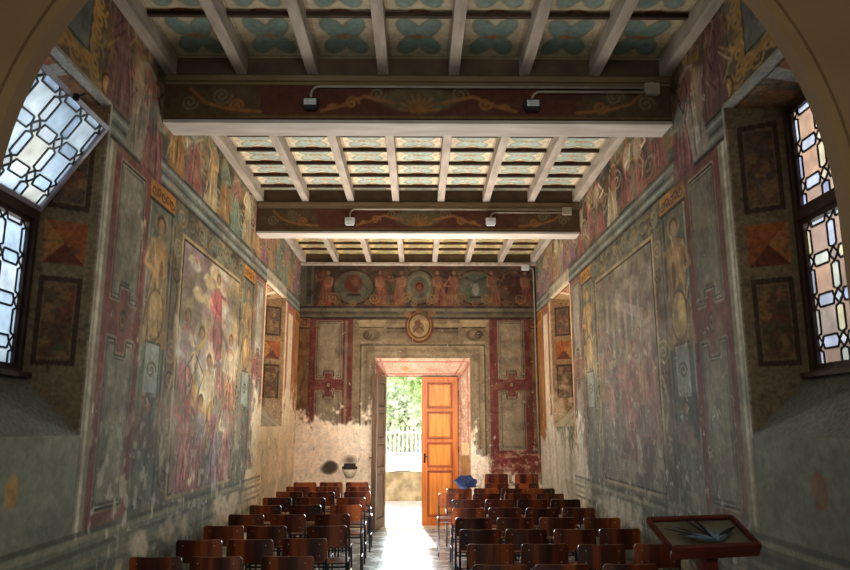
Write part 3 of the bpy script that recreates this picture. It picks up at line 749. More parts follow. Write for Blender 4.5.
def jamb_paint(seed, warm):
    def f(U, V, X):
        C = np.empty(X.shape); C[:] = np.array((118, 100, 74) if not warm else (140, 108, 74)) / 255.0
        z = X[..., 2]
        n = vnoise(X, .12, seed); n2 = vnoise(X, .05, seed + 1)
        lay(C, (n - .45) * 3, (104, 88, 66) if not warm else (124, 90, 58))
        def panel(u0, u1, z0, z1, fill, spots):
            ins = (U > u0) & (U < u1) & (z > z0) & (z < z1)
            lay(C, ins * .9, (58, 40, 30))
            i2 = (U > u0 + .07) & (U < u1 - .07) & (z > z0 + .035) & (z < z1 - .035)
            lay(C, i2 * 1.0, (112, 90, 64))
            i3 = (U > u0 + .1) & (U < u1 - .1) & (z > z0 + .05) & (z < z1 - .05)
            lay(C, i3 * 1.0, fill)
            for k, sp in enumerate(spots):
                lay(C, i3 * np.clip((vnoise(X, .07, seed + 5 + k) - .52) * 7, 0, 1) * .85, sp)
        ztop = float(z.max()); zb = float(z.min())
        panel(.2, .86, 3.06, ztop - .16, (88, 70, 56), [(112, 68, 46), (66, 62, 56), (132, 98, 60)])
        panel(.2, .86, zb + .42, 2.62, (90, 64, 46), [(118, 58, 42), (78, 74, 50), (134, 98, 60)])
        # four-sided painted pyramid
        u0, u1, z0, z1 = .2, .86, 2.7, 2.98
        ins = (U > u0) & (U < u1) & (z > z0) & (z < z1)
        a = (U - u0) / (u1 - u0); b = (z - z0) / (z1 - z0)
        lay(C, ins * 1.0, (142, 76, 40))
        lay(C, ins * ((b > a) & (b > 1 - a)), (148, 82, 42)); lay(C, ins * ((b < a) & (b > 1 - a)), (158, 106, 58)); lay(C, ins * ((b < a) & (b < 1 - a)), (98, 50, 34))
        # pale arris at the wall edge
        lay(C, (U < .03) * .7, (160, 150, 130))
        lay(C, (n2 - .6) * 6 * .6, (70, 60, 48))
        if warm: lay(C, np.clip((2.4 - z) * 1.2 + (n - .5) * 3, 0, 1) * .75, (206, 180, 152))
        return C
    return f
def soffit_paint(seed, warm):
    def f(U, V, X):
        C = np.empty(X.shape); C[:] = np.array((112, 90, 64) if not warm else (150, 118, 80)) / 255.0
        n = vnoise(X, .1, seed)
        lay(C, (n - .5) * 4, (140, 84, 52)); lay(C, (vnoise(X, .09, seed + 3) - .55) * 5, (70, 60, 46))
        pale = (140, 140, 132) if not warm else (190, 170, 142)
        lay(C, (U < .16) * 1.0, pale)
        lay(C, (np.abs(V - .62) < .05) * 1.0, pale); lay(C, (np.abs(V - .12) < .04) * 1.0, pale)
        lay(C, (np.abs(U - .19) < .025) * .8, (60, 48, 40))
        fr = ((np.abs(V - .37) > .17) & (np.abs(V - .37) < .19) & (U > .26)) | ((np.abs(U - .3) < .02) & (V > .18) & (V < .56))
        lay(C, fr * .8, (150, 70, 48))
        return C
    return f
def sill_paint(seed, warm):
    def f(U, V, X):
        C = np.empty(X.shape); C[:] = np.array((124, 124, 112) if not warm else (190, 176, 150)) / 255.0
        lay(C, (vnoise(X, .2, seed) - .45) * 3, (122, 122, 112)); return C
    return f

FRX = W + 0.31     # plane of the window frames
def reveal(name, side, op, fi, warm, seed):
    """fi: frame rectangle (y0,y1,z0,z1) in the plane x = side*FRX"""
    y0, y1, z0, z1 = op; a0, a1, b0, b1 = fi
    w = side * W; f = side * FRX
    P = [quad_patch((w, y1, z0), (f, a1, b0), (f, a1, b1), (w, y1, z1), 50, 210, jamb_paint(seed, warm)),
         quad_patch((w, y0, z0), (f, a0, b0), (f, a0, b1), (w, y0, z1), 50, 210, jamb_paint(seed + 40, warm)),
         quad_patch((w, y0, z1), (f, a0, b1), (f, a1, b1), (w, y1, z1), 50, 110, soffit_paint(seed + 80, warm)),
         quad_patch((w, y0, z0), (f, a0, b0), (f, a1, b0), (w, y1, z0), 30, 60, sill_paint(seed + 90, warm))]
    o = merge_patches(name, P, M['jamb'], [side > 0, side < 0, side > 0, side < 0])
    return tag(o, kind='structure')

F1 = (3.24, 4.26, 2.0, 3.74)
F2 = (9.74, 10.71, 2.02, 3.6)
reveal('trim_1', -1, OPEN1, F1, False, 100)
reveal('trim_2', 1, OPEN1, F1, False, 200)
reveal('trim_3', -1, OPEN2, F2, True, 300)
reveal('trim_4', 1, OPEN2, F2, True, 400)

# door reveal
def door_reveal():
    pk = (226, 184, 158)
    def jp(seed, cool):  # cool: shade beside the open leaf painted in as a greyer, darker jamb
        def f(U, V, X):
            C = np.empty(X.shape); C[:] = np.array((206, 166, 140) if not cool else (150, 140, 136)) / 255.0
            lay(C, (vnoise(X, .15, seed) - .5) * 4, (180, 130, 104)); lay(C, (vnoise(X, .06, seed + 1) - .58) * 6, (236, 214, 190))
            for k in (.18, .82): lay(C, (np.abs(U - k) < .03) * .7, (170, 88, 70))
            lay(C, (np.abs(V - .97) < .012) * .7, (170, 88, 70))
            return C
        return f
    def sp(U, V, X):
        C = np.empty(X.shape); C[:] = np.array((190, 160, 138)) / 255.0
        lay(C, (vnoise(X, .15, 7) - .5) * 4, (190, 132, 108))
        lay(C, ((np.abs(U - .2) < .03) | (np.abs(U - .85) < .03) | (np.abs(V - .05) < .012) | (np.abs(V - .95) < .012)) * .7, (172, 86, 70))
        lay(C, (((U - .55) / .12) ** 2 + ((V - .3) / .05) ** 2 < 1) * .8, (190, 130, 70)); return C
    yd = DI[3]
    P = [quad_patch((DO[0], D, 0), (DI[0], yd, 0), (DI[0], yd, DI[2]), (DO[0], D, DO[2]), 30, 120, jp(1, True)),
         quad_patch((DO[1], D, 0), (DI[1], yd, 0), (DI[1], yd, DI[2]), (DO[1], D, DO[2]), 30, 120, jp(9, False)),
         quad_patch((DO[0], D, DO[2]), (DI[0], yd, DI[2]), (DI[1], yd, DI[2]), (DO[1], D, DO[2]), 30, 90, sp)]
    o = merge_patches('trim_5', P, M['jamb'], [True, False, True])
    return tag(o, kind='structure')
door_reveal()

# ------------------------------------------------------------------ windows
def leaded(mb_lead, mb_glass, w, h, nx, nz, T, palette, seed, r=0.0068):
    """leaded lattice: panes, narrow strips and small squares at the crossings; local plane (a along width, b up), T maps (a,b,depth)->3D"""
    rd = random.Random(seed)
    px = pz = 0.25; nx = int(w / px) + 1; nz = int(h / pz) + 1
    g = px * 0.15; d = g * 1.12
    def bar(p, q):
        p = Vector((p[0], p[1])); q = Vector((q[0], q[1])); e = q - p
        if e.length < 1e-5: return
        n = Vector((-e.y, e.x)).normalized() * r * .8
        vs = []
        for dep in (-r, r):
            for c_ in (p + n, q + n, q - n, p - n): vs.append(T(min(max(c_.x, 0), w), min(max(c_.y, 0), h), dep))
        mb_lead.add(vs, [(0, 1, 2, 3), (7, 6, 5, 4), (0, 4, 5, 1), (1, 5, 6, 2), (2, 6, 7, 3), (3, 7, 4, 0)])
    def gl(pts, key):
        c_ = palette[key]; k = .52 + .2 * rd.random()
        cc = tuple(min(1, x * k) for x in hexc(*rd.choice(c_)))
        mb_glass.add([T(min(max(a, 0), w), min(max(b, 0), h), 0) for a, b in pts], [tuple(range(len(pts)))], cc)
    ox, oz = w - px * int(w / px), pz * .5
    for i in range(-1, nx + 1):
        for j in range(-1, nz + 1):
            x0, z0 = ox + i * px, oz + j * pz; x1, z1 = x0 + px, z0 + pz
            f = d * .32
            def clipq(p): return p
            if x1 > 0 and z1 > 0 and x0 < w and z0 < h:
                # pane (twelve-sided)
                pane = [(x0 + d + f, z0 + g), (x1 - d - f, z0 + g), (x1 - d, z0), (x1, z0 + d), (x1 - g, z0 + d + f), (x1 - g, z1 - d - f), (x1, z1 - d), (x1 - d, z1), (x1 - d - f, z1 - g), (x0 + d + f, z1 - g), (x0 + d, z1), (x0, z1 - d), (x0 + g, z1 - d - f), (x0 + g, z0 + d + f), (x0, z0 + d), (x0 + d, z0)]
                gl(pane, 'pane')
                for p, q in zip(pane, pane[1:] + pane[:1]):
                    if (0 <= p[0] <= w and 0 <= p[1] <= h) or (0 <= q[0] <= w and 0 <= q[1] <= h): bar(p, q)
            # strips
            if z0 > 0 and z0 < h and x1 > 0 and x0 < w:
                gl([(x0 + d, z0), (x0 + d + f, z0 - g), (x1 - d - f, z0 - g), (x1 - d, z0), (x1 - d - f, z0 + g), (x0 + d + f, z0 + g)], 'strip')
            if x0 > -1e-6 and x0 < w + 1e-6 and z1 > 0 and z0 < h:
                gl([(x0, z0 + d), (x0 + g, z0 + d + f), (x0 + g, z1 - d - f), (x0, z1 - d), (x0 - g, z1 - d - f), (x0 - g, z0 + d + f)], 'strip')
            if -1e-6 < x0 < w + 1e-6 and 0 < z0 < h:
                gl([(x0 + d, z0), (x0, z0 + d), (x0 - d, z0), (x0, z0 - d)], 'square')

BLUE = {'pane': [(196, 212, 216), (206, 218, 222), (188, 208, 222), (214, 214, 200)], 'strip': [(186, 206, 220), (204, 216, 222), (176, 200, 220)], 'square': [(206, 214, 214), (170, 176, 178)]}
ROSE = {'pane': [(170, 142, 122), (160, 140, 128), (168, 154, 144), (150, 130, 116)], 'strip': [(180, 192, 214), (190, 198, 190), (198, 194, 164), (160, 172, 206)], 'square': [(196, 206, 216), (206, 200, 180), (170, 160, 156)]}

def sash(name, w, h, T, palette, parent, seed, nx, nz, fw=.028, fmat='frame_dark', label=None, extra=None):
    """a glazed sash: frame > glass, lead"""
    fr = MB()
    def fbox(a0, a1, b0, b1, d0=-.022, d1=.022):
        vs = [T(a, b, dd) for dd in (d0, d1) for a, b in ((a0, b0), (a1, b0), (a1, b1), (a0, b1))]
        fr.add(vs, [(0, 1, 2, 3), (7, 6, 5, 4), (0, 4, 5, 1), (1, 5, 6, 2), (2, 6, 7, 3), (3, 7, 4, 0)])
    fbox(0, w, 0, fw); fbox(0, w, h - fw, h); fbox(0, fw, fw, h - fw); fbox(w - fw, w, fw, h - fw)
    f = fr.build(name, M[fmat], parent)
    lead = MB(); gl = MB()
    leaded(lead, gl, w - 2 * fw, h - 2 * fw, nx, nz, lambda a, b, dd: T(a + fw, b + fw, dd), palette, seed)
    gl.build('glass', M['clear_leaded'] if T(0, 0, 0)[1] > 8 else M['glass'], f); lead.build('lead_came', M['lead'], f)
    return f

def window(name, side, fi, palette, hopper, seed, nxz):
    y0, y1, z0, z1 = fi; x = side * (FRX + .03)
    root = empty(name, (0, 0, 0)); tag(root, kind='structure')
    fr = MB(); t = .032; zm = z0 + (z1 - z0) * .57
    xc = side * (FRX + .03)
    fr.box((xc, (y0 + y1) / 2, z0 + t / 2), (.09, y1 - y0, t)); fr.box((xc, (y0 + y1) / 2, z1 - t / 2), (.09, y1 - y0, t))
    fr.box((xc, y0 + t / 2, (z0 + z1) / 2), (.09, t, z1 - z0 - 2 * t)); fr.box((xc, y1 - t / 2, (z0 + z1) / 2), (.09, t, z1 - z0 - 2 * t))
    fr.box((xc, (y0 + y1) / 2, zm), (.09, y1 - y0 - 2 * t, .06))
    f = fr.build('window_frame', M['frame_dark'], root)
    w = y1 - y0 - 2 * t
    Tl = lambda a, b, d: (xc + d, y0 + t + a, z0 + t + b)
    sash('lower_sash', w, zm - .03 - z0 - t, Tl, palette, root, seed, nxz, nxz)
    hu = z1 - t - zm - .03
    if not hopper:
        Tu = lambda a, b, d: (xc + d, y0 + t + a, zm + .03 + b)
        sash('upper_sash', w, hu, Tu, palette, root, seed + 1, nxz, nxz - 1)
    else:
        th = math.radians(34)
        Tu = lambda a, b, d: (xc - side * (.035 + b * math.sin(th) - d * math.cos(th) * side * -1 * 0) - side * d * math.cos(th), y0 + t + a, zm + .035 + b * math.cos(th) - d * math.sin(th))
        u = sash('hopper_sash', w + .03, hu, Tu, palette, root, seed + 1, nxz, nxz - 1, fmat='frame_lit')
        u['label'] = 'upper sash tilted open into the room'
        k = MB(); p = Vector(Tu(w * .55, hu - .01, .03)); k.lathe([(.0, -.02), (.016, -.018), (.02, 0), (.016, .018), (.0, .02)], p, 10); k.tube([p, p + Vector((-side * .05, 0, .02))], .006)
        k.build('latch', M['iron'], u)
        s_ = MB(); s_.tube([Tu(w * .98, hu * .7, 0), (xc, y1 - t * .7, zm + hu * .62)], .005); s_.build('stay', M['iron'], u)
    sl = MB(); sl.box((side * (FRX - .02), (y0 + y1) / 2, z0 - .005), (.1, y1 - y0 + .02, .03)); sl.build('sill_board', M['frame_dark'], root)
    return root
window('window_1', -1, F1, BLUE, True, 1, 4)
window('window_2', 1, F1, ROSE, False, 2, 4)
window('window_3', -1, F2, BLUE, False, 3, 4)
window('window_4', 1, F2, ROSE, False, 4, 4)

# ------------------------------------------------------------------ arch wall at the camera end
def arch_wall():
    ya, yb = 2.92, 3.04; R = 1.91; zc = 2.63; n = 72
    prof = [(-R, 0.0)] + [(-R * math.cos(PI * i / n), zc + R * math.sin(PI * i / n)) for i in range(n + 1)] + [(R, 0.0)]
    out = []
    for x, z in prof:
        out.append((-2.95 if x <= -R + 1e-6 else (2.95 if x >= R - 1e-6 else x * 2.95 / R), 0 if z == 0 else 5.4 if abs(x) < R * .98 else max(z, 0) if z > 0 else 0))
    # outer outline: straight sides and level top, matched point for point
    out = []
    for i, (x, z) in enumerate(prof):
        if i == 0: out.append((-2.95, 0.0)); continue
        if i == len(prof) - 1: out.append((2.95, 0.0)); continue
        a = PI * (i - 1) / n; c_, s_ = -math.cos(a), math.sin(a)
        k = min(2.95 / max(abs(c_), 1e-6), (5.4 - zc) / max(s_, 1e-6))
        out.append((c_ * k, zc + s_ * k))
    m = MB(); k = len(prof)
    lip = .045
    rings = [[(x, ya, z) for x, z in out],
             [(x * (R + lip) / R, ya, zc + (z - zc) * (R + lip) / R if z > zc else z) for x, z in prof],
             [(x * (R + lip) / R, ya + .02, zc + (z - zc) * (R + lip) / R if z > zc else z) for x, z in prof],
             [(x, ya + .035, z) for x, z in prof], [(x, yb, z) for x, z in prof], [(x, yb, z) for x, z in out]]
    vs = [p for rg in rings for p in rg]; fs = []
    for a in range(len(rings) - 1):
        for i in range(k - 1): fs.append((a * k + i, a * k + i + 1, (a + 1) * k + i + 1, (a + 1) * k + i))
    m.add(vs, fs)
    return tag(m.build('wall_front', M['arch']), kind='structure')
arch_wall()

# ------------------------------------------------------------------ floor, chancel shell
def plane(name, pts, mat, kind='structure'):
    m = MB(); m.add(pts, [(0, 1, 2, 3)]); return tag(m.build(name, mat), kind=kind)
m = MB(); m.box((0, 4.86, -.05), (6.0, 15.6, .1)); tag(m.build('floor', M['floor']), kind='structure')
m = MB(); m.box((-2.97, 0, 2.7), (.06, 6.0, 5.4)); tag(m.build('wall_chancel_left', M['plain_plaster']), kind='structure')
m = MB(); m.box((2.97, 0, 2.7), (.06, 6.0, 5.4)); tag(m.build('wall_chancel_right', M['plain_plaster']), kind='structure')
m = MB(); m.box((0, -2.97, 2.7), (6.0, .06, 5.4)); tag(m.build('wall_chancel_end', M['plain_plaster']), kind='structure')
m = MB(); m.box((0, 0, 5.43), (6.0, 6.0, .06)); tag(m.build('ceiling_chancel', M['plain_plaster']), kind='structure')

# ------------------------------------------------------------------ ceiling
JX = [-2.045 + i * (4.09 / 7) for i in range(8)]
BEAMS = ((5.35, 5.61), (8.70, 8.96))
def paint_ceiling():
    A = axis(-W, W, 0.0125); B = axis(YA, D + .02, 0.0145)
    c = Canvas(A, B, (206, 194, 164), 77)
    r = c.r
    rows1 = [3.1, 3.42, 4.06, 4.70, 5.35]; rows2 = [5.61, 6.1, 6.5, 6.9, 7.3, 7.7, 8.1, 8.5, 8.72]; rows3 = [8.96, 9.35, 9.75, 10.15, 10.55, 10.95, 11.35, 11.75, 12.2]
    for rows, bg, teal, gold in ((rows1, (196, 184, 154), (126, 148, 140), (176, 112, 60)), (rows2, (222, 210, 180), (174, 188, 176), (186, 126, 70)), (rows3, (218, 188, 128), (170, 164, 118), (176, 112, 60))):
        for y0, y1 in zip(rows[:-1], rows[1:]):
            for x0, x1 in zip(JX[:-1], JX[1:]):
                cx, cy = (x0 + x1) / 2, (y0 + y1) / 2; hx, hy = (x1 - x0) / 2 - .05, (y1 - y0) / 2 - .02
                c.rect(x0, x1, y0, y1, bg)
                c.frame(cx - hx, cx + hx, cy - hy, cy + hy, .012, (150, 112, 80), .6)
                # concave-sided star
                pts = []
                for k in range(40):
                    a = 2 * PI * k / 40
                    q = .46 + .6 * abs(math.sin(2 * a)) ** 1.5
                    pts.append((cx + hx * .86 * q * math.cos(a), cy + hy * 1.02 * q * math.sin(a)))
                c.poly(pts, teal); c.line(pts + [pts[0]], .011, (120, 110, 86), .6)
                c.ell(cx, cy, hx * .1, hy * .16, gold, .9)
                for sg in (-1, 1):
                    c.spiral(cx + sg * hx * .2, cy, hx * .1, 1.3, .01, gold, .8, dirn=sg)
                    c.ell(cx + sg * hx * .8, cy, hx * .12, hy * .26, (206, 176, 146), .6)
                c.ell(cx, y0, .1, .06, (176, 92, 52), .9); c.ring(cx, y0, .07, .04, .01, (70, 40, 28), .9)
    nz = c.noise(.5, .5, 4); c.put((slice(None), slice(None)), np.clip((nz - .5) * 3, 0, 1) * .3, (176, 164, 140))
    to3 = lambda a, b: np.stack([a, b, np.full_like(a, ZC)], -1)
    o = grid_mesh('ceiling', A, B, to3, c.final(), M['wood_paint'], flip=True)
    return tag(o, kind='structure'), rows1, rows2, rows3
ceiling, rows1, rows2, rows3 = paint_ceiling()
for (y0, y1), rows in zip(((3.04, 5.35), (5.61, 8.70), (8.96, 12.2)), (rows1, rows2, rows3)):
    for i, x in enumerate(JX):
        mb = MB(); w_ = .088
        mb.box((x, (y0 + y1) / 2, ZJ + .09), (w_, y1 - y0, .16), bev=.008)
        mb.build('joist', M['joist'], ceiling)
    for y in rows[1:-1]:
        for x0, x1 in zip(JX[:-1], JX[1:]):
            mb = MB(); mb.box(((x0 + x1) / 2, y, ZC - .02), (x1 - x0 - w_, .034, .036), bev=.004)
            mb.build('batten', M['batten'], ceiling)

def paint_beam(seed):
    A = axis(-W + .004, W - .004, 0.011); B = axis(4.13, 4.53, 0.01)
    c = Canvas(A, B, (92, 70, 46), seed)
    c.mottle(-W, W, 4.13, 4.53, [(80, 60, 40), (104, 80, 54)], .3, .1, .6)
    c.rect(-1.3, 1.3, 4.2, 4.46, (92, 52, 40)); c.mottle(-1.35, 1.35, 4.2, 4.46, [(80, 44, 34), (104, 60, 46)], .3, .1, .6)
    c.rect(-W, W, 4.13, 4.16, (60, 44, 32)); c.rect(-W, W, 4.47, 4.49, (70, 52, 38)); c.rect(-W, W, 4.17, 4.18, (120, 94, 62))
    g = (150, 100, 56); g2 = (116, 104, 78)
    # shell in the middle with scrolls either side
    c.ell(0, 4.33, .34, .14, (104, 92, 66))
    for k in range(9):
        a = PI * (k + .5) / 9; c.line([(0, 4.22), (.17 * math.cos(a), 4.22 + .16 * math.sin(a))], .013, g)
    for sg in (-1, 1):
        c.spiral(sg * .34, 4.38, .07, 1.6, .014, g2, dirn=sg); c.line([(sg * .2, 4.3), (sg * .45, 4.36), (sg * .62, 4.28), (sg * .8, 4.23)], .022, g); c.spiral(sg * .55, 4.3, .06, 1.3, .016, g, dirn=-sg)
        c.ell(sg * .7, 4.27, .06, .03, g)
        c.rect(min(sg * 1.38, sg * W), max(sg * 1.38, sg * W), 4.18, 4.47, (90, 70, 48))
        c.spiral(sg * 1.62, 4.36, .08, 1.8, .015, g2, dirn=sg); c.spiral(sg * 1.5, 4.27, .06, 1.5, .017, g, dirn=-sg); c.line([(sg * 1.3, 4.22), (sg * 1.55, 4.24), (sg * 1.75, 4.3), (sg * 1.88, 4.42)], .02, g); c.spiral(sg * 1.88, 4.3, .07, 1.6, .014, g2, dirn=sg)
    return A, B, c.final()
for i, (y0, y1) in enumerate(BEAMS):
    A, B, C = paint_beam(31 + i)
    root = empty('ceiling_beam', (0, (y0 + y1) / 2, 4.13))
    tag(root, ['nearest of the two big cross beams, dark painted face with shell and pale underside', 'farther of the two big cross beams, dark painted face over the back rows'][i], 'beam')
    yo = (y0 + y1) / 2
    f = grid_mesh('painted_face', A, B, lambda a, b: np.stack([a, np.full_like(a, y0 + .012 - yo), b - 4.13], -1), C, M['wood_paint'], parent=root)
    mb = MB(); mb.box((0, .01, .215), (2 * W - .01, y1 - y0 - .03, .40)); mb.build('beam_core', M['beam_trim'], root)
    mb = MB(); mb.box((0, .0, .495), (2 * W - .01, y1 - y0 - .03, .15)); mb.build('riser_board', M['riser'], root)
    mb = MB(); mb.box((0, 0, .0), (2 * W - .012, y1 - y0, .03), bev=.004); mb.build('soffit_board', M['beam_soffit'], root)
    mb = MB(); mb.box((0, y0 - yo + .0, .375), (2 * W - .012, .045, .05), bev=.008); mb.box((0, y0 - yo + .008, .335), (2 * W - .012, .02, .025)); mb.build('top_moulding', M['beam_trim'], root)
# wall plate over the back wall
mb = MB(); mb.box((0, D - .05, ZJ - .02), (2 * W - .01, .1, .045), bev=.005); mb.build('wall_plate', M['joist'], ceiling)
mb = MB(); mb.box((0, D - .02, ZJ + .085), (2 * W - .01, .03, .16)); mb.build('riser_board', M['riser'], ceiling)

# ------------------------------------------------------------------ floodlights and conduits
def floodlight(x, y, z, label, black=True):
    r = empty('floodlight', (x, y, z)); tag(r, label, 'lamp', 'small floodlights on the beams')
    mb = MB(); mb.box((0, -.05, 0), (.125, .05, .08), bev=.008); mb.box((0, -.05, -.048), (.1, .045, .018)); mb.build('housing', M['lamp_black'] if black else M['lamp_white'], r)
    mb = MB(); mb.box((0, -.078, .0), (.1, .008, .052), bev=.003); mb.build('lens', M['lamp_white'], r)
    mb = MB(); mb.tube([(-.03, -.084, 0), (.03, -.084, 0)], .012, 8); mb.build('bulb', M['rivet'], r)
    mb = MB(); mb.tube([(-.068, -.05, 0), (-.068, -.008, .02), (.068, -.008, .02), (.068, -.05, 0)], .007); mb.build('bracket', M['lamp_black'], r)
floodlight(-.88, 5.355, 4.27, 'small black floodlight on the nearest beam, left of the pair')
floodlight(.93, 5.355, 4.265, 'small black floodlight on the nearest beam, right of the pair')
floodlight(-.88, 8.705, 4.27, 'small pale floodlight on the farther beam, left of the pair', False)
floodlight(.93, 8.705, 4.27, 'small pale floodlight on the farther beam, right of the pair', False)
def conduit(pts, label, rad=.011):
    mb = MB(); mb.tube(pts, rad, 8); o = mb.build('conduit', M['conduit'], smooth=True); return tag(o, label, 'conduit', None)
def bend(x, y, z0, z1, xe, z_e=None):
    pts = [(x, y, z0)]
    r = .07
    for k in range(7):
        a = PI - PI / 2 * k / 6; pts.append((x + r + r * math.cos(a), y, z1 - r + r * math.sin(a)))
    pts.append((xe, y, z1)); return pts
conduit(bend(-.88, 5.322, 4.32, 4.425, 1.86), 'grey conduit along the nearest beam feeding its left floodlight')
conduit(bend(.93, 5.322, 4.315, 4.385, 1.86), 'short grey conduit below the long one on the nearest beam')
conduit(bend(-.88, 8.672, 4.32, 4.43, 1.87), 'grey conduit along the farther beam feeding its left floodlight')
conduit(bend(.93, 8.672, 4.315, 4.39, 1.87), 'short grey conduit below the long one on the farther beam')
for y, lab in ((5.32, 'brown junction box at the right end of the nearest beam'), (8.67, 'pale junction box at the right end of the farther beam')):
    mb = MB(); mb.box((1.92, y, 4.41), (.12, .05, .1), bev=.008); mb.lathe([(0, 0), (.02, 0), (.02, .008), (0, .008)], (1.92, y, 4.46), 10)
    o = mb.build('junction_box', M['conduit']); tag(o, lab, 'junction box')
r_ = empty('wall_spotlight', (1.9, D, 4.44)); tag(r_, 'white spotlight high in the right corner of the back wall', 'lamp')
mb = MB(); mb.box((0, -.09, 0), (.13, .1, .09), bev=.012); mb.build('housing', M['lamp_white'], r_)
mb = MB(); mb.tube([(.05, -.05, -.01), (.05, 0, -.01)], .014); mb.build('bracket', M['lamp_white'], r_)
conduit([(1.96, D - .05, 4.44), (2.0, D - .045, 4.44), (2.03, D - .04, 4.43), (2.045, D - .03, 4.4), (2.05, D - .03, 4.3), (2.05, D - .03, 2.0), (2.05, D - .03, 1.2)], 'thin pale conduit running down the right corner of the back wall', .012)

# ------------------------------------------------------------------ door leaves
def door_leaf(name, w, h, mat, handle_side, pmat=None, mmat=None):
    """closed leaf in local x (0..w), front face -y"""
    root = MB(); t = .055
    root.box((w / 2, 0, h / 2), (w, t * .6, h))
    st = .095
    hs = [(0.14, h * .36), (h * .38, h * .55), (h * .57, h * .76), (h * .78, h - .1)]
    for sy in (-1, 1):
        y = sy * t * .45
        root.box((st / 2, y, h / 2), (st, .03, h)); root.box((w - st / 2, y, h / 2), (st, .03, h))
        zs = [0, .14] ; prev = 0
        for k, (a, b) in enumerate(hs):
            root.box((w / 2, y, (prev + a) / 2), (w - 2 * st, .03, a - prev)); prev = b
        root.box((w / 2, y, (prev + h) / 2), (w - 2 * st, .03, h - prev))
    o = root.build(name, mat)
    for a, b in hs:
        p = MB()
        for sy in (-1, 1):
            p.box((w / 2, sy * .02, (a + b) / 2), (w - 2 * st - .09, .018, b - a - .09), bev=.007)
        p2 = MB()
        for sy in (-1, 1):
            for cx, cz, dx, dz in ((w / 2, a + .012, w - 2 * st, .024), (w / 2, b - .012, w - 2 * st, .024), (st + .012, (a + b) / 2, .024, b - a - .048), (w - st - .012, (a + b) / 2, .024, b - a - .048)):
                p2.box((cx, sy * .03, cz), (dx, .03, dz), bev=.006)
        p2.build('panel_moulding', mmat or mat, o)
        p.build('door_panel', pmat or mat, o)
    hx = .05 if handle_side < 0 else w - .05
    k = MB(); k.box((hx, -.045, 1.12), (.035, .008, .16)); k.tube([(hx, -.045, 1.15), (hx, -.09, 1.15), (hx + .05 * -handle_side, -.095, 1.15)], .009); k.build('handle', M['iron'], o)
    for z in (.3, h * .5, h - .3):
        g = MB(); xh = w + .004 if handle_side < 0 else -.004
        g.tube([(xh, -.03, z - .05), (xh, -.03, z + .05)], .012, 8); g.build('hinge', M['iron'], o)
    return o
d1 = empty('door_1', (0, DI[3], 0)); tag(d1, kind='structure')
fr = MB()
for x in (DI[0] - .03, DI[1] + .03): fr.box((x, .045, 1.3), (.08, .1, 2.6))
fr.box((.07, .045, 2.6), (1.5, .1, .1))
fr.build('door_frame', M['grey_door'], d1)
lw = .64
right = door_leaf('door_leaf', lw, 2.53, M['orange_door'], -1, M['orange_panel'], M['orange_mould_shade']); right.parent = d1; right.location = (.065, -.01, 0.012)
right['label'] = 'closed orange varnished right leaf'
left = door_leaf('door_leaf', lw, 2.53, M['grey_door'], 1); left.parent = d1; left.location = (-.6, -.03, .012)
left.rotation_euler = (0, 0, -math.radians(90 + 12))
left['label'] = 'weathered grey left leaf standing open into the room'
m = MB(); m.box((.07, D + .3, .006), (1.5, .5, .012)); tag(m.build('trim_6', M['stone']), kind='structure')

# ------------------------------------------------------------------ chairs
def rounded_panel(w, h, t, rad, curve, seg=14):
    """curved plywood back, local x across, z up (0..h); bulges to -y in the middle"""
    pts = []
    for cx, cz, a0 in ((w / 2 - rad, h - rad, 0), (-w / 2 + rad, h - rad, 90), (-w / 2 + rad, rad, 180), (w / 2 - rad, rad, 270)):
        for k in range(6):
            a = math.radians(a0 + 90 * k / 5); pts.append((cx + rad * math.cos(a), cz + rad * math.sin(a)))
    xs = sorted(set([round(-w / 2 + w * k / seg, 5) for k in range(seg + 1)]))
    def zrange(x):
        ax = abs(x)
        if ax <= w / 2 - rad: return 0, h
        q = ax - (w / 2 - rad); e = math.sqrt(max(0, rad * rad - q * q)); return rad - e, h - rad + e
    xs = [-w / 2 + .0005, -w / 2 + .006, -w / 2 + .014] + [x for x in xs if abs(x) < w / 2 - .02] + [w / 2 - .014, w / 2 - .006, w / 2 - .0005]
    m = MB(); vs = []; fs = []
    for x in xs:
        z0, z1 = zrange(x); y = -curve * (1 - (2 * x / w) ** 2)
        vs += [(x, y - t / 2, z0), (x, y - t / 2, z1), (x, y + t / 2, z1), (x, y + t / 2, z0)]
    for i in range(len(xs) - 1):
        a, b = i * 4, i * 4 + 4
        for k in range(4): fs.append((a + k, a + (k + 1) % 4, b + (k + 1) % 4, b + k))
    fs.append((3, 2, 1, 0)); e = (len(xs) - 1) * 4; fs.append((e, e + 1, e + 2, e + 3))
    m.add(vs, fs); return m
BW, BH = .365, .18
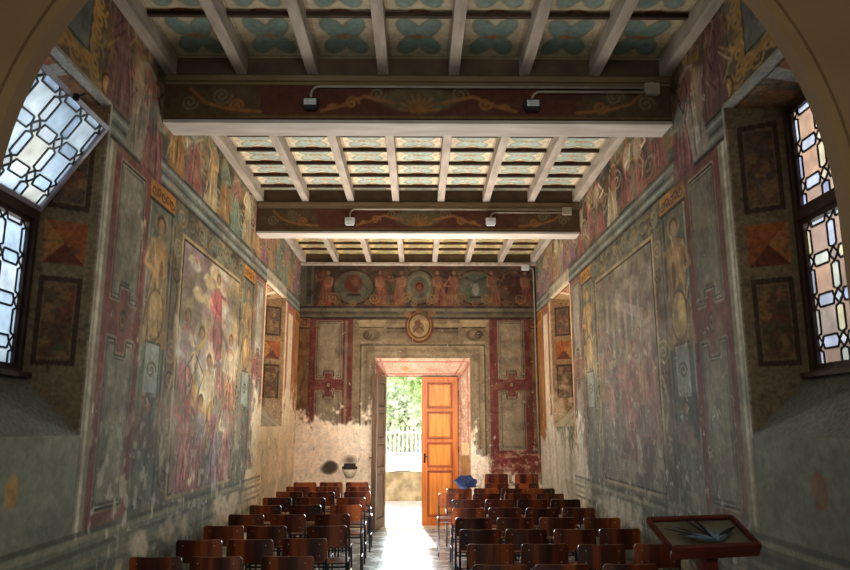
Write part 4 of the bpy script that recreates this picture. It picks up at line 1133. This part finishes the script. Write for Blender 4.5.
def make_chair():
    root = empty('chair', (0, 0, 0))
    tilt = .05
    bk = rounded_panel(BW, BH, .012, .028, .022).build('backrest', M['ply'], root)
    bk.location = (0, -.018, .62); bk.rotation_euler = (.12, 0, 0)
    for sx in (-1, 1):
        for z in (.045, .135):
            rv = MB(); x = sx * .125; y = -.022 * (1 - (2 * x / BW) ** 2) - .006
            rv.lathe([(.0, .003), (.0035, .002), (.005, 0)], (0, 0, 0), 8)
            rv.v = [(x + p[0], y - p[2], z + p[1]) for p in rv.v]
            rv.build('rivet', M['rivet'], bk)
    st = MB(); bm_n = 10; vs = []; fs = []
    for i in range(bm_n + 1):
        v = i / bm_n; y = .03 + .36 * v; zz = .445 + .012 * math.cos((v - .4) * 3) - (.03 * max(0, v - .8) / .2 if v > .8 else 0)
        hw = .17 + .02 * v - (.025 * ((v - .9) / .1) if v > .9 else 0)
        vs += [(-hw, y, zz), (hw, y, zz), (hw, y, zz + .013), (-hw, y, zz + .013)]
    for i in range(bm_n):
        a, b = i * 4, i * 4 + 4
        for k in range(4): fs.append((a + k, b + k, b + (k + 1) % 4, a + (k + 1) % 4))
    fs.append((0, 1, 2, 3)); fs.append((bm_n * 4 + 3, bm_n * 4 + 2, bm_n * 4 + 1, bm_n * 4))
    st.add(vs, fs).build('seat', M['ply'], root)
    for sx in (-1, 1):
        lg = MB(); lg.tube([(sx * .185, -.07, 0.0), (sx * .18, -.005, .43), (sx * .178, -.005, .5), (sx * .176, -.012, .64), (sx * .174, -.03, .775)], .0105, 8); lg.build('leg', M['tube'], root, True)
        lg = MB(); lg.tube([(sx * .18, .36, 0), (sx * .172, .33, .42), (sx * .17, .30, .437), (sx * .17, .0, .437)], .0105, 8); lg.build('leg', M['tube'], root, True)
        sr = MB(); sr.tube([(sx * .183, -.045, .2), (sx * .177, .345, .2)], .008, 8); sr.build('stretcher', M['tube'], root, True)
    cr = MB(); cr.tube([(-.17, .31, .432), (.17, .31, .432)], .009, 8); cr.build('cross_rail', M['tube'], root, True)
    cr = MB(); cr.tube([(-.178, .0, .432), (.178, .0, .432)], .009, 8); cr.build('cross_rail', M['tube'], root, True)
    return root
KIDS = {}
def copy_tree(o, parent=None):
    c_ = o.copy(); col.objects.link(c_)
    if parent: c_.parent = parent
    for ch in list(o.children): copy_tree(ch, c_)
    return c_
proto = make_chair(); used = [False]
rc = random.Random(3)
def put_chair(x, y, rz, label, group, z=0.0):
    o = proto if not used[0] else None
    if o is None:
        kids = copy_tree(proto); o = kids
    used[0] = True
    o.location = (x, y, z); o.rotation_euler = (0, 0, rz)
    tag(o, label, 'chair', group); return o
ORD = ['nearest', 'second', 'third', 'fourth', 'fifth', 'sixth', 'seventh', 'eighth', 'ninth']
LEFT = [(5.24, (-1.83, -1.41, -.91)), (6.0, (-1.755, -1.345, -.92)), (6.75, (-1.775, -1.38, -.83)), (7.6, (-1.77, -1.34, -.885)), (8.45, (-1.75, -1.3, -.83)), (9.3, (-1.79, -1.36, -.85)), (10.1, (-1.78, -1.33, -.84)), (10.93, (-1.79, -1.35, -.9)), (11.73, (-1.82, -1.4, -.98))]
RIGHT = [(4.92, (.545, .955, 1.41)), (5.73, (.565, .985, 1.42, 1.86)), (6.54, (.55, .96, 1.385, 1.8)), (7.3, (.555, .97, 1.39, 1.83)), (8.15, (.56, .97, 1.38, 1.79)), (9.05, (.6, 1.01, 1.42, 1.83)), (9.8, (.46, .92, 1.35, 1.78)), (10.6, (.6, 1.0, 1.4, 1.81))]
for i, (y, xs) in enumerate(LEFT):
    for j, x in enumerate(xs):
        pos = ['by the wall', 'in the middle', 'on the aisle'][j]
        lab = 'brown plywood chair in left block, %s row from camera, %s' % (ORD[i], pos)
        put_chair(x, y + rc.uniform(-.03, .03), rc.uniform(-.03, .03), lab, 'chairs in the left block')
for i, (y, xs) in enumerate(RIGHT):
    for j, x in enumerate(xs):
        pos = ['on the aisle', 'second from the aisle', 'third from the aisle', 'by the wall'][j]
        if i == 0 and j == 2: pos = 'in front of the lectern side'; pos = 'third from the aisle'
        lab = 'brown plywood chair in right block, %s row from camera, %s' % (ORD[i], pos)
        put_chair(x, y + rc.uniform(-.03, .03), rc.uniform(-.03, .03), lab, 'chairs in the right block')
for k, (x, nm) in enumerate(((1.24, 'left'), (1.72, 'right'))):
    for q in range(2):
        put_chair(x, 11.42 + .05 * q, .02, '%s brown chair of the %s stack of two against the back wall' % (['lower', 'upper'][q], nm), 'stacked chairs at the back wall', z=.145 * q)

# ------------------------------------------------------------------ lectern with glass top
lec = empty('lectern', (1.568, 4.043, 0), .215); tag(lec, 'red-brown wooden lectern with sloping framed glass top at lower right', 'lectern')
tl = .495
Rm = Matrix.Rotation(tl, 3, 'X')
def lp(x, y, z=0.0): return Vector((0, 0, 1.121)) + Rm @ Vector((x, y, z))
hw, hd = .265, .12
mb = MB()
mb.box(lp(0, hd), (2 * hw, .024, .028), Rm, bev=.004); mb.box(lp(-hw, 0), (.024, 2 * hd, .028), Rm, bev=.004); mb.box(lp(hw, 0), (.024, 2 * hd, .028), Rm, bev=.004)
mb.build('top_frame', M['mahogany'], lec)
mb = MB(); mb.box(lp(0, -hd - .024, -.012), (2 * hw - .005, .03, .075), Rm, bev=.008); mb.build('book_ledge', M['mahogany'], lec)
mb = MB(); mb.add([lp(-hw + .01, -hd + .01), lp(hw - .01, -hd + .01), lp(hw - .01, hd - .01), lp(-hw + .01, hd - .01)], [(0, 1, 2, 3)]); mb.build('glass_top', M['clear'], lec)
mb = MB(); mb.box(lp(0, 0, -.012), (2 * hw - .02, 2 * hd - .02, .008), Rm); mb.build('back_board', M['board'], lec)
mb = MB(); mb.box((.03, -.0, .53), (.07, .07, 1.0), bev=.006); mb.build('post', M['mahogany'], lec)
mb = MB(); mb.box((.03, 0, .02), (.42, .36, .04), bev=.008); mb.box((.03, 0, .055), (.3, .26, .03), bev=.006); mb.build('base', M['mahogany'], lec)
mb = MB(); mb.box(lp(0.03, 0, -.04), (.3, .12, .03), Rm); mb.build('bearer', M['mahogany'], lec)
# spray of pointed leaves lying on the glass
spray = empty('leaf_spray', lec.location, lec.rotation_euler[2]); tag(spray, 'spray of dark pointed leaves lying on the glass of the lectern', 'leaves')
def blade(x0, y0, x1, y1, w, lift, mat):
    mb = MB(); vs = []; fs = []; n = 10
    dx, dy = x1 - x0, y1 - y0; L = math.hypot(dx, dy); nx, ny = -dy / L, dx / L
    for i in range(n + 1):
        k = i / n; ww = w * math.sin(PI * min(1, .12 + k * .88)) ** .8 * (1 - k * .3) + .001
        b = .03 * math.sin(k * 2.4) * L
        cx, cy, cz = x0 + dx * k + nx * b, y0 + dy * k + ny * b, .012 + lift * math.sin(k * PI * .6)
        vs += [lp(cx + nx * ww, cy + ny * ww, cz + .004), lp(cx, cy, cz), lp(cx - nx * ww, cy - ny * ww, cz + .004)]
    for i in range(n):
        a = i * 3; fs += [(a, a + 1, a + 4, a + 3), (a + 1, a + 2, a + 5, a + 4)]
    mb.add(vs, fs).build('leaf', mat, spray)
for x1, y1, w, l, mt in ((-.225, .02, .012, .006, 'leaf_dark'), (-.17, -.035, .011, .006, 'leaf_dark'), (-.07, .105, .011, .008, 'leaf_dark'), (-.005, .11, .014, .008, 'leaf_dark'), (.215, .005, .018, .006, 'leaf_dark'), (.15, -.02, .014, .006, 'leaf_dark'), (-.14, -.05, .018, .006, 'leaf_pale'), (-.09, -.03, .015, .006, 'leaf_pale'), (.12, -.06, .016, .006, 'leaf_pale'), (.08, -.01, .012, .008, 'leaf_pale'), (.02, .01, .011, .01, 'leaf_pale'), (-.19, .055, .007, .006, 'leaf_dark')):
    blade(.03, -.095, x1, y1, w, l, M[mt])

# ------------------------------------------------------------------ small things at the back
def jacket():
    bm = bmesh.new(); bmesh.ops.create_icosphere(bm, subdivisions=4, radius=1.0)
    from mathutils import noise
    for v in bm.verts:
        d = v.co.normalized(); q = 1 + .42 * noise.noise(d * 1.7 + Vector((3, 1, 7))) + .3 * abs(noise.noise(d * 4.2)) - .12 * abs(noise.noise(d * 9))
        v.co = Vector((d.x * .15 * q, d.y * .085 * q, d.z * .085 * q - (.05 * d.y * d.y)))
    me = bpy.data.meshes.new('jacket'); bm.to_mesh(me); bm.free()
    for p in me.polygons: p.use_smooth = True
    me.materials.append(M['cloth_blue']); o = bpy.data.objects.new('jacket', me); col.objects.link(o)
    o.location = (.7, 10.5, .892); o.rotation_euler = (0, .1, .1)
    tag(o, 'bundled dark blue jacket draped on the last row chair beside the orange door', 'jacket')
jacket()
st = empty('holy_water_stoup', (-1.15, D, .82)); tag(st, 'small stone stoup with dark rim on the back wall left of the door', 'stoup')
mb = MB(); mb.lathe([(.0, 0.0), (.05, .01), (.09, .05), (.115, .11), (.12, .15), (.1, .15), (.085, .11), (.0, .09)], (0, 0, 0), 18, PI, 2 * PI); mb.build('basin', M['stone'], st, True)
mb = MB(); mb.lathe([(.098, .15), (.128, .15), (.132, .19), (.1, .2), (.098, .15)], (0, 0, 0), 18, PI, 2 * PI); mb.box((0, -.01, .215), (.2, .02, .06), bev=.005); mb.build('rim', M['stone_dark'], st)
mb = MB(); mb.box((1.04, D - .012, 1.25), (.11, .024, .08), bev=.006); mb.box((1.02, D - .027, 1.25), (.025, .008, .035)); mb.box((1.06, D - .027, 1.25), (.025, .008, .035)); tag(mb.build('light_switch', M['switch']), 'grey twin light switch on the back wall right of the door', 'switch')
# notice on the right-hand door jamb
jd = Vector((DI[1] - DO[1], DI[3] - D, 0)).normalized(); jn = Vector((-jd.y, jd.x, 0)); 
if jn.y > 0: jn = -jn
mid = Vector((DO[1], D, 0)) + jd * .2
Rj = Matrix((jd, jn, Vector((0, 0, 1)))).transposed()
mb = MB(); mb.box(mid + jn * .004 + Vector((0, 0, 1.3)), (.26, .004, .2), Rj); o = mb.build('paper_notice', M['paper']); tag(o, 'pale paper notice pinned to the jamb right of the orange door leaf', 'notice')
mb = MB(); mb.box(mid + jn * .008 + Vector((0, 0, .62)), (.3, .012, 1.1), Rj, bev=.003); o = mb.build('wood_panel', noisy('worn_brown_panel', (132, 92, 52), (170, 124, 76), 5, .7)); tag(o, 'worn brown board on the jamb below the paper notice', 'board')

# ------------------------------------------------------------------ outside
m = MB(); m.box((0, 22.7, -.06), (24, 20.0, .1)); tag(m.build('ground', M['pavement']), kind='structure')
m = MB(); m.box((0, 16.9, .3), (12, .35, .66), bev=.03); tag(m.build('low_wall', M['mossy']), 'low mossy stone wall under the white fence outside the door', 'wall')
fn = empty('garden_fence', (0, 16.9, .63)); tag(fn, 'white railing fence on the low stone wall outside the door', 'fence')
m = MB(); m.box((0, 0, .2), (8.0, .03, .36)); m.build('kick_board', M['white_wall'], fn)
for z in (.42, .9):
    m = MB(); m.box((0, 0, z), (8.0, .035, .035)); m.build('rail', M['fence_white'], fn)
for k in range(80):
    x = -4 + k * .1 + .05; m = MB(); m.box((x, -.03, .5), (.03, .02, .96)); m.add([(x - .015, -.04, .98), (x + .015, -.04, .98), (x + .015, -.02, .98), (x - .015, -.02, .98), (x, -.03, 1.03)], [(0, 1, 4), (1, 2, 4), (2, 3, 4), (3, 0, 4)])
    m.build('picket', M['fence_white'], fn)
def tree(x, y, h, rad, zc, mat, label, seed, n=5200, cat='tree'):
    ok = lambda q: ((q[0] / rad) ** 2 + (q[1] / rad) ** 2 + ((q[2] - zc) / (h * .42)) ** 2) < 1
    rg = np.random.default_rng(seed)
    t = empty('garden_tree' if cat == 'tree' else 'garden_bush', (x, y, 0)); tag(t, label, cat)
    m = MB(); m.tube([(0, 0, 0), (.05, .02, h * .3), (-.04, .05, h * .55), (.02, 0, h * .8)], .12, 10, r2=.04)
    for a in range(5):
        q = a * 1.3; m.tube([(0, 0, h * (.35 + .07 * a)), (.5 * rad * math.cos(q), .5 * rad * math.sin(q), h * (.5 + .07 * a))], .04, 6, r2=.012)
    m.build('trunk', M['bark'], t)
    cl = [(rg.normal(0, .45, 3) * np.array([rad, rad, h * .28]) + np.array([0, 0, zc])) for _ in range(26)]
    vs = []; fs = []
    C_ = np.array(cl)[rg.integers(0, 26, n)] + rg.normal(0, .24 * rad, (n, 3))
    for i in range(n):
        p = C_[i]
        if not ok(p) or p[2] < .08: continue
        u = rg.normal(0, 1, 3); u /= np.linalg.norm(u); w = np.cross(u, rg.normal(0, 1, 3)); w /= np.linalg.norm(w) + 1e-9
        s = .07 + .06 * rg.random(); b = len(vs)
        vs += [tuple(p - u * s), tuple(p + w * s * .5), tuple(p + u * s), tuple(p - w * s * .5)]; fs.append((b, b + 1, b + 2, b + 3))
    f = MB(); f.v = vs; f.f = fs; f.c = [None] * len(fs); f.build('foliage', mat, t)
tree(-.35, 20.4, 5.0, 1.7, 3.3, M['leaf_a'], 'bright green tree above the fence seen through the open door', 1, 9000)
tree(-.5, 18.1, 2.9, .66, 1.75, M['leaf_b'], 'bush whitened as if overexposed behind the left of the fence', 3, 3800, 'bush')
tree(.9, 18.0, 2.5, .62, 1.35, M['leaf_b'], 'low pale bush behind the fence next to the orange door', 6, 3000, 'bush')

# ------------------------------------------------------------------ light
w = bpy.data.worlds.new('sky'); scene.world = w; w.use_nodes = True
bg = w.node_tree.nodes['Background']; bg.inputs[0].default_value = (.80, .90, 1.0, 1); bg.inputs[1].default_value = 0.85
def area(name, loc, target, sx, sy, power, color, spread=180):
    l = bpy.data.lights.new(name, 'AREA'); l.shape = 'RECTANGLE'; l.size = sx; l.size_y = sy; l.energy = power; l.color = color
    o = bpy.data.objects.new(name, l); col.objects.link(o); o.location = loc
    o.rotation_euler = (Vector(target) - Vector(loc)).to_track_quat('-Z', 'Y').to_euler(); l.spread = math.radians(spread); return o
sun = bpy.data.lights.new('sun', 'SUN'); sun.energy = 18; sun.angle = math.radians(1.0); sun.color = (1, .95, .86)
so = bpy.data.objects.new('sun', sun); col.objects.link(so)
dv = Vector((.10, -1.0, -1.13)).normalized(); so.rotation_euler = dv.to_track_quat('-Z', 'Y').to_euler(); so.location = (0, 20, 15)
cool = (.86, .93, 1.0); warm = (1.0, .78, .54)
for sd in (-1, 1):
    area('window_daylight', (sd * 3.4, 3.75, 3.2), (sd * 2.2, 3.75, 2.8), 1.3, 2.0, 60, cool if sd < 0 else (1, .93, .86))
    area('far_window_daylight', (sd * 3.3, 9.9, 3.1), (-sd * .6, 11.3, 1.0), 1.3, 2.0, 1100, (1.0, .86, .70))
area('door_daylight', (-.2, 12.55, 1.3), (-.05, 9.0, 1.25), .5, 2.3, 60, (.78, .94, 1.0), 70)
area('floor_bounce', (0, 9.9, .05), (0, 9.9, 3), .7, 4.2, 150, (1.0, .93, .82), 110)
area('nave_fill', (0, 7.6, 1.4), (0, 7.6, 4), 2.4, 2.8, 62, (1.0, .95, .88))
area('back_wall_fill', (0, 8.3, 2.7), (0, 12.2, 1.25), 2.2, .6, 21, (1.0, .9, .78), 65)  # added fill that brightens the lower back wall, no fixture there
area('chancel_fill', (0, -1.6, 3.0), (0, 6.0, 2.0), 2.6, 1.2, 78, (.95, 1.0, .93))  # added soft fill from behind the camera, no fixture there

# ------------------------------------------------------------------ camera
F = 700.0
th = math.atan(140 / F); yaw = math.atan(7 / (F / math.cos(th)))
cam = bpy.data.cameras.new('camera'); cam.sensor_width = 36.0; cam.lens = F / 850 * 36.0; cam.clip_end = 200
co = bpy.data.objects.new('camera', cam); col.objects.link(co)
co.location = (0, 0, 1.7); co.rotation_euler = (PI / 2 + th, 0, -yaw)
scene.camera = co
scene.view_settings.view_transform = 'Standard'
scene.view_settings.look = 'None'
scene.view_settings.exposure = 0.0
scene.cycles.use_denoising = True
scene.cycles.max_bounces = 10
scene.cycles.diffuse_bounces = 6
scene.cycles.transparent_max_bounces = 16
scene.cycles.sample_clamp_indirect = 6
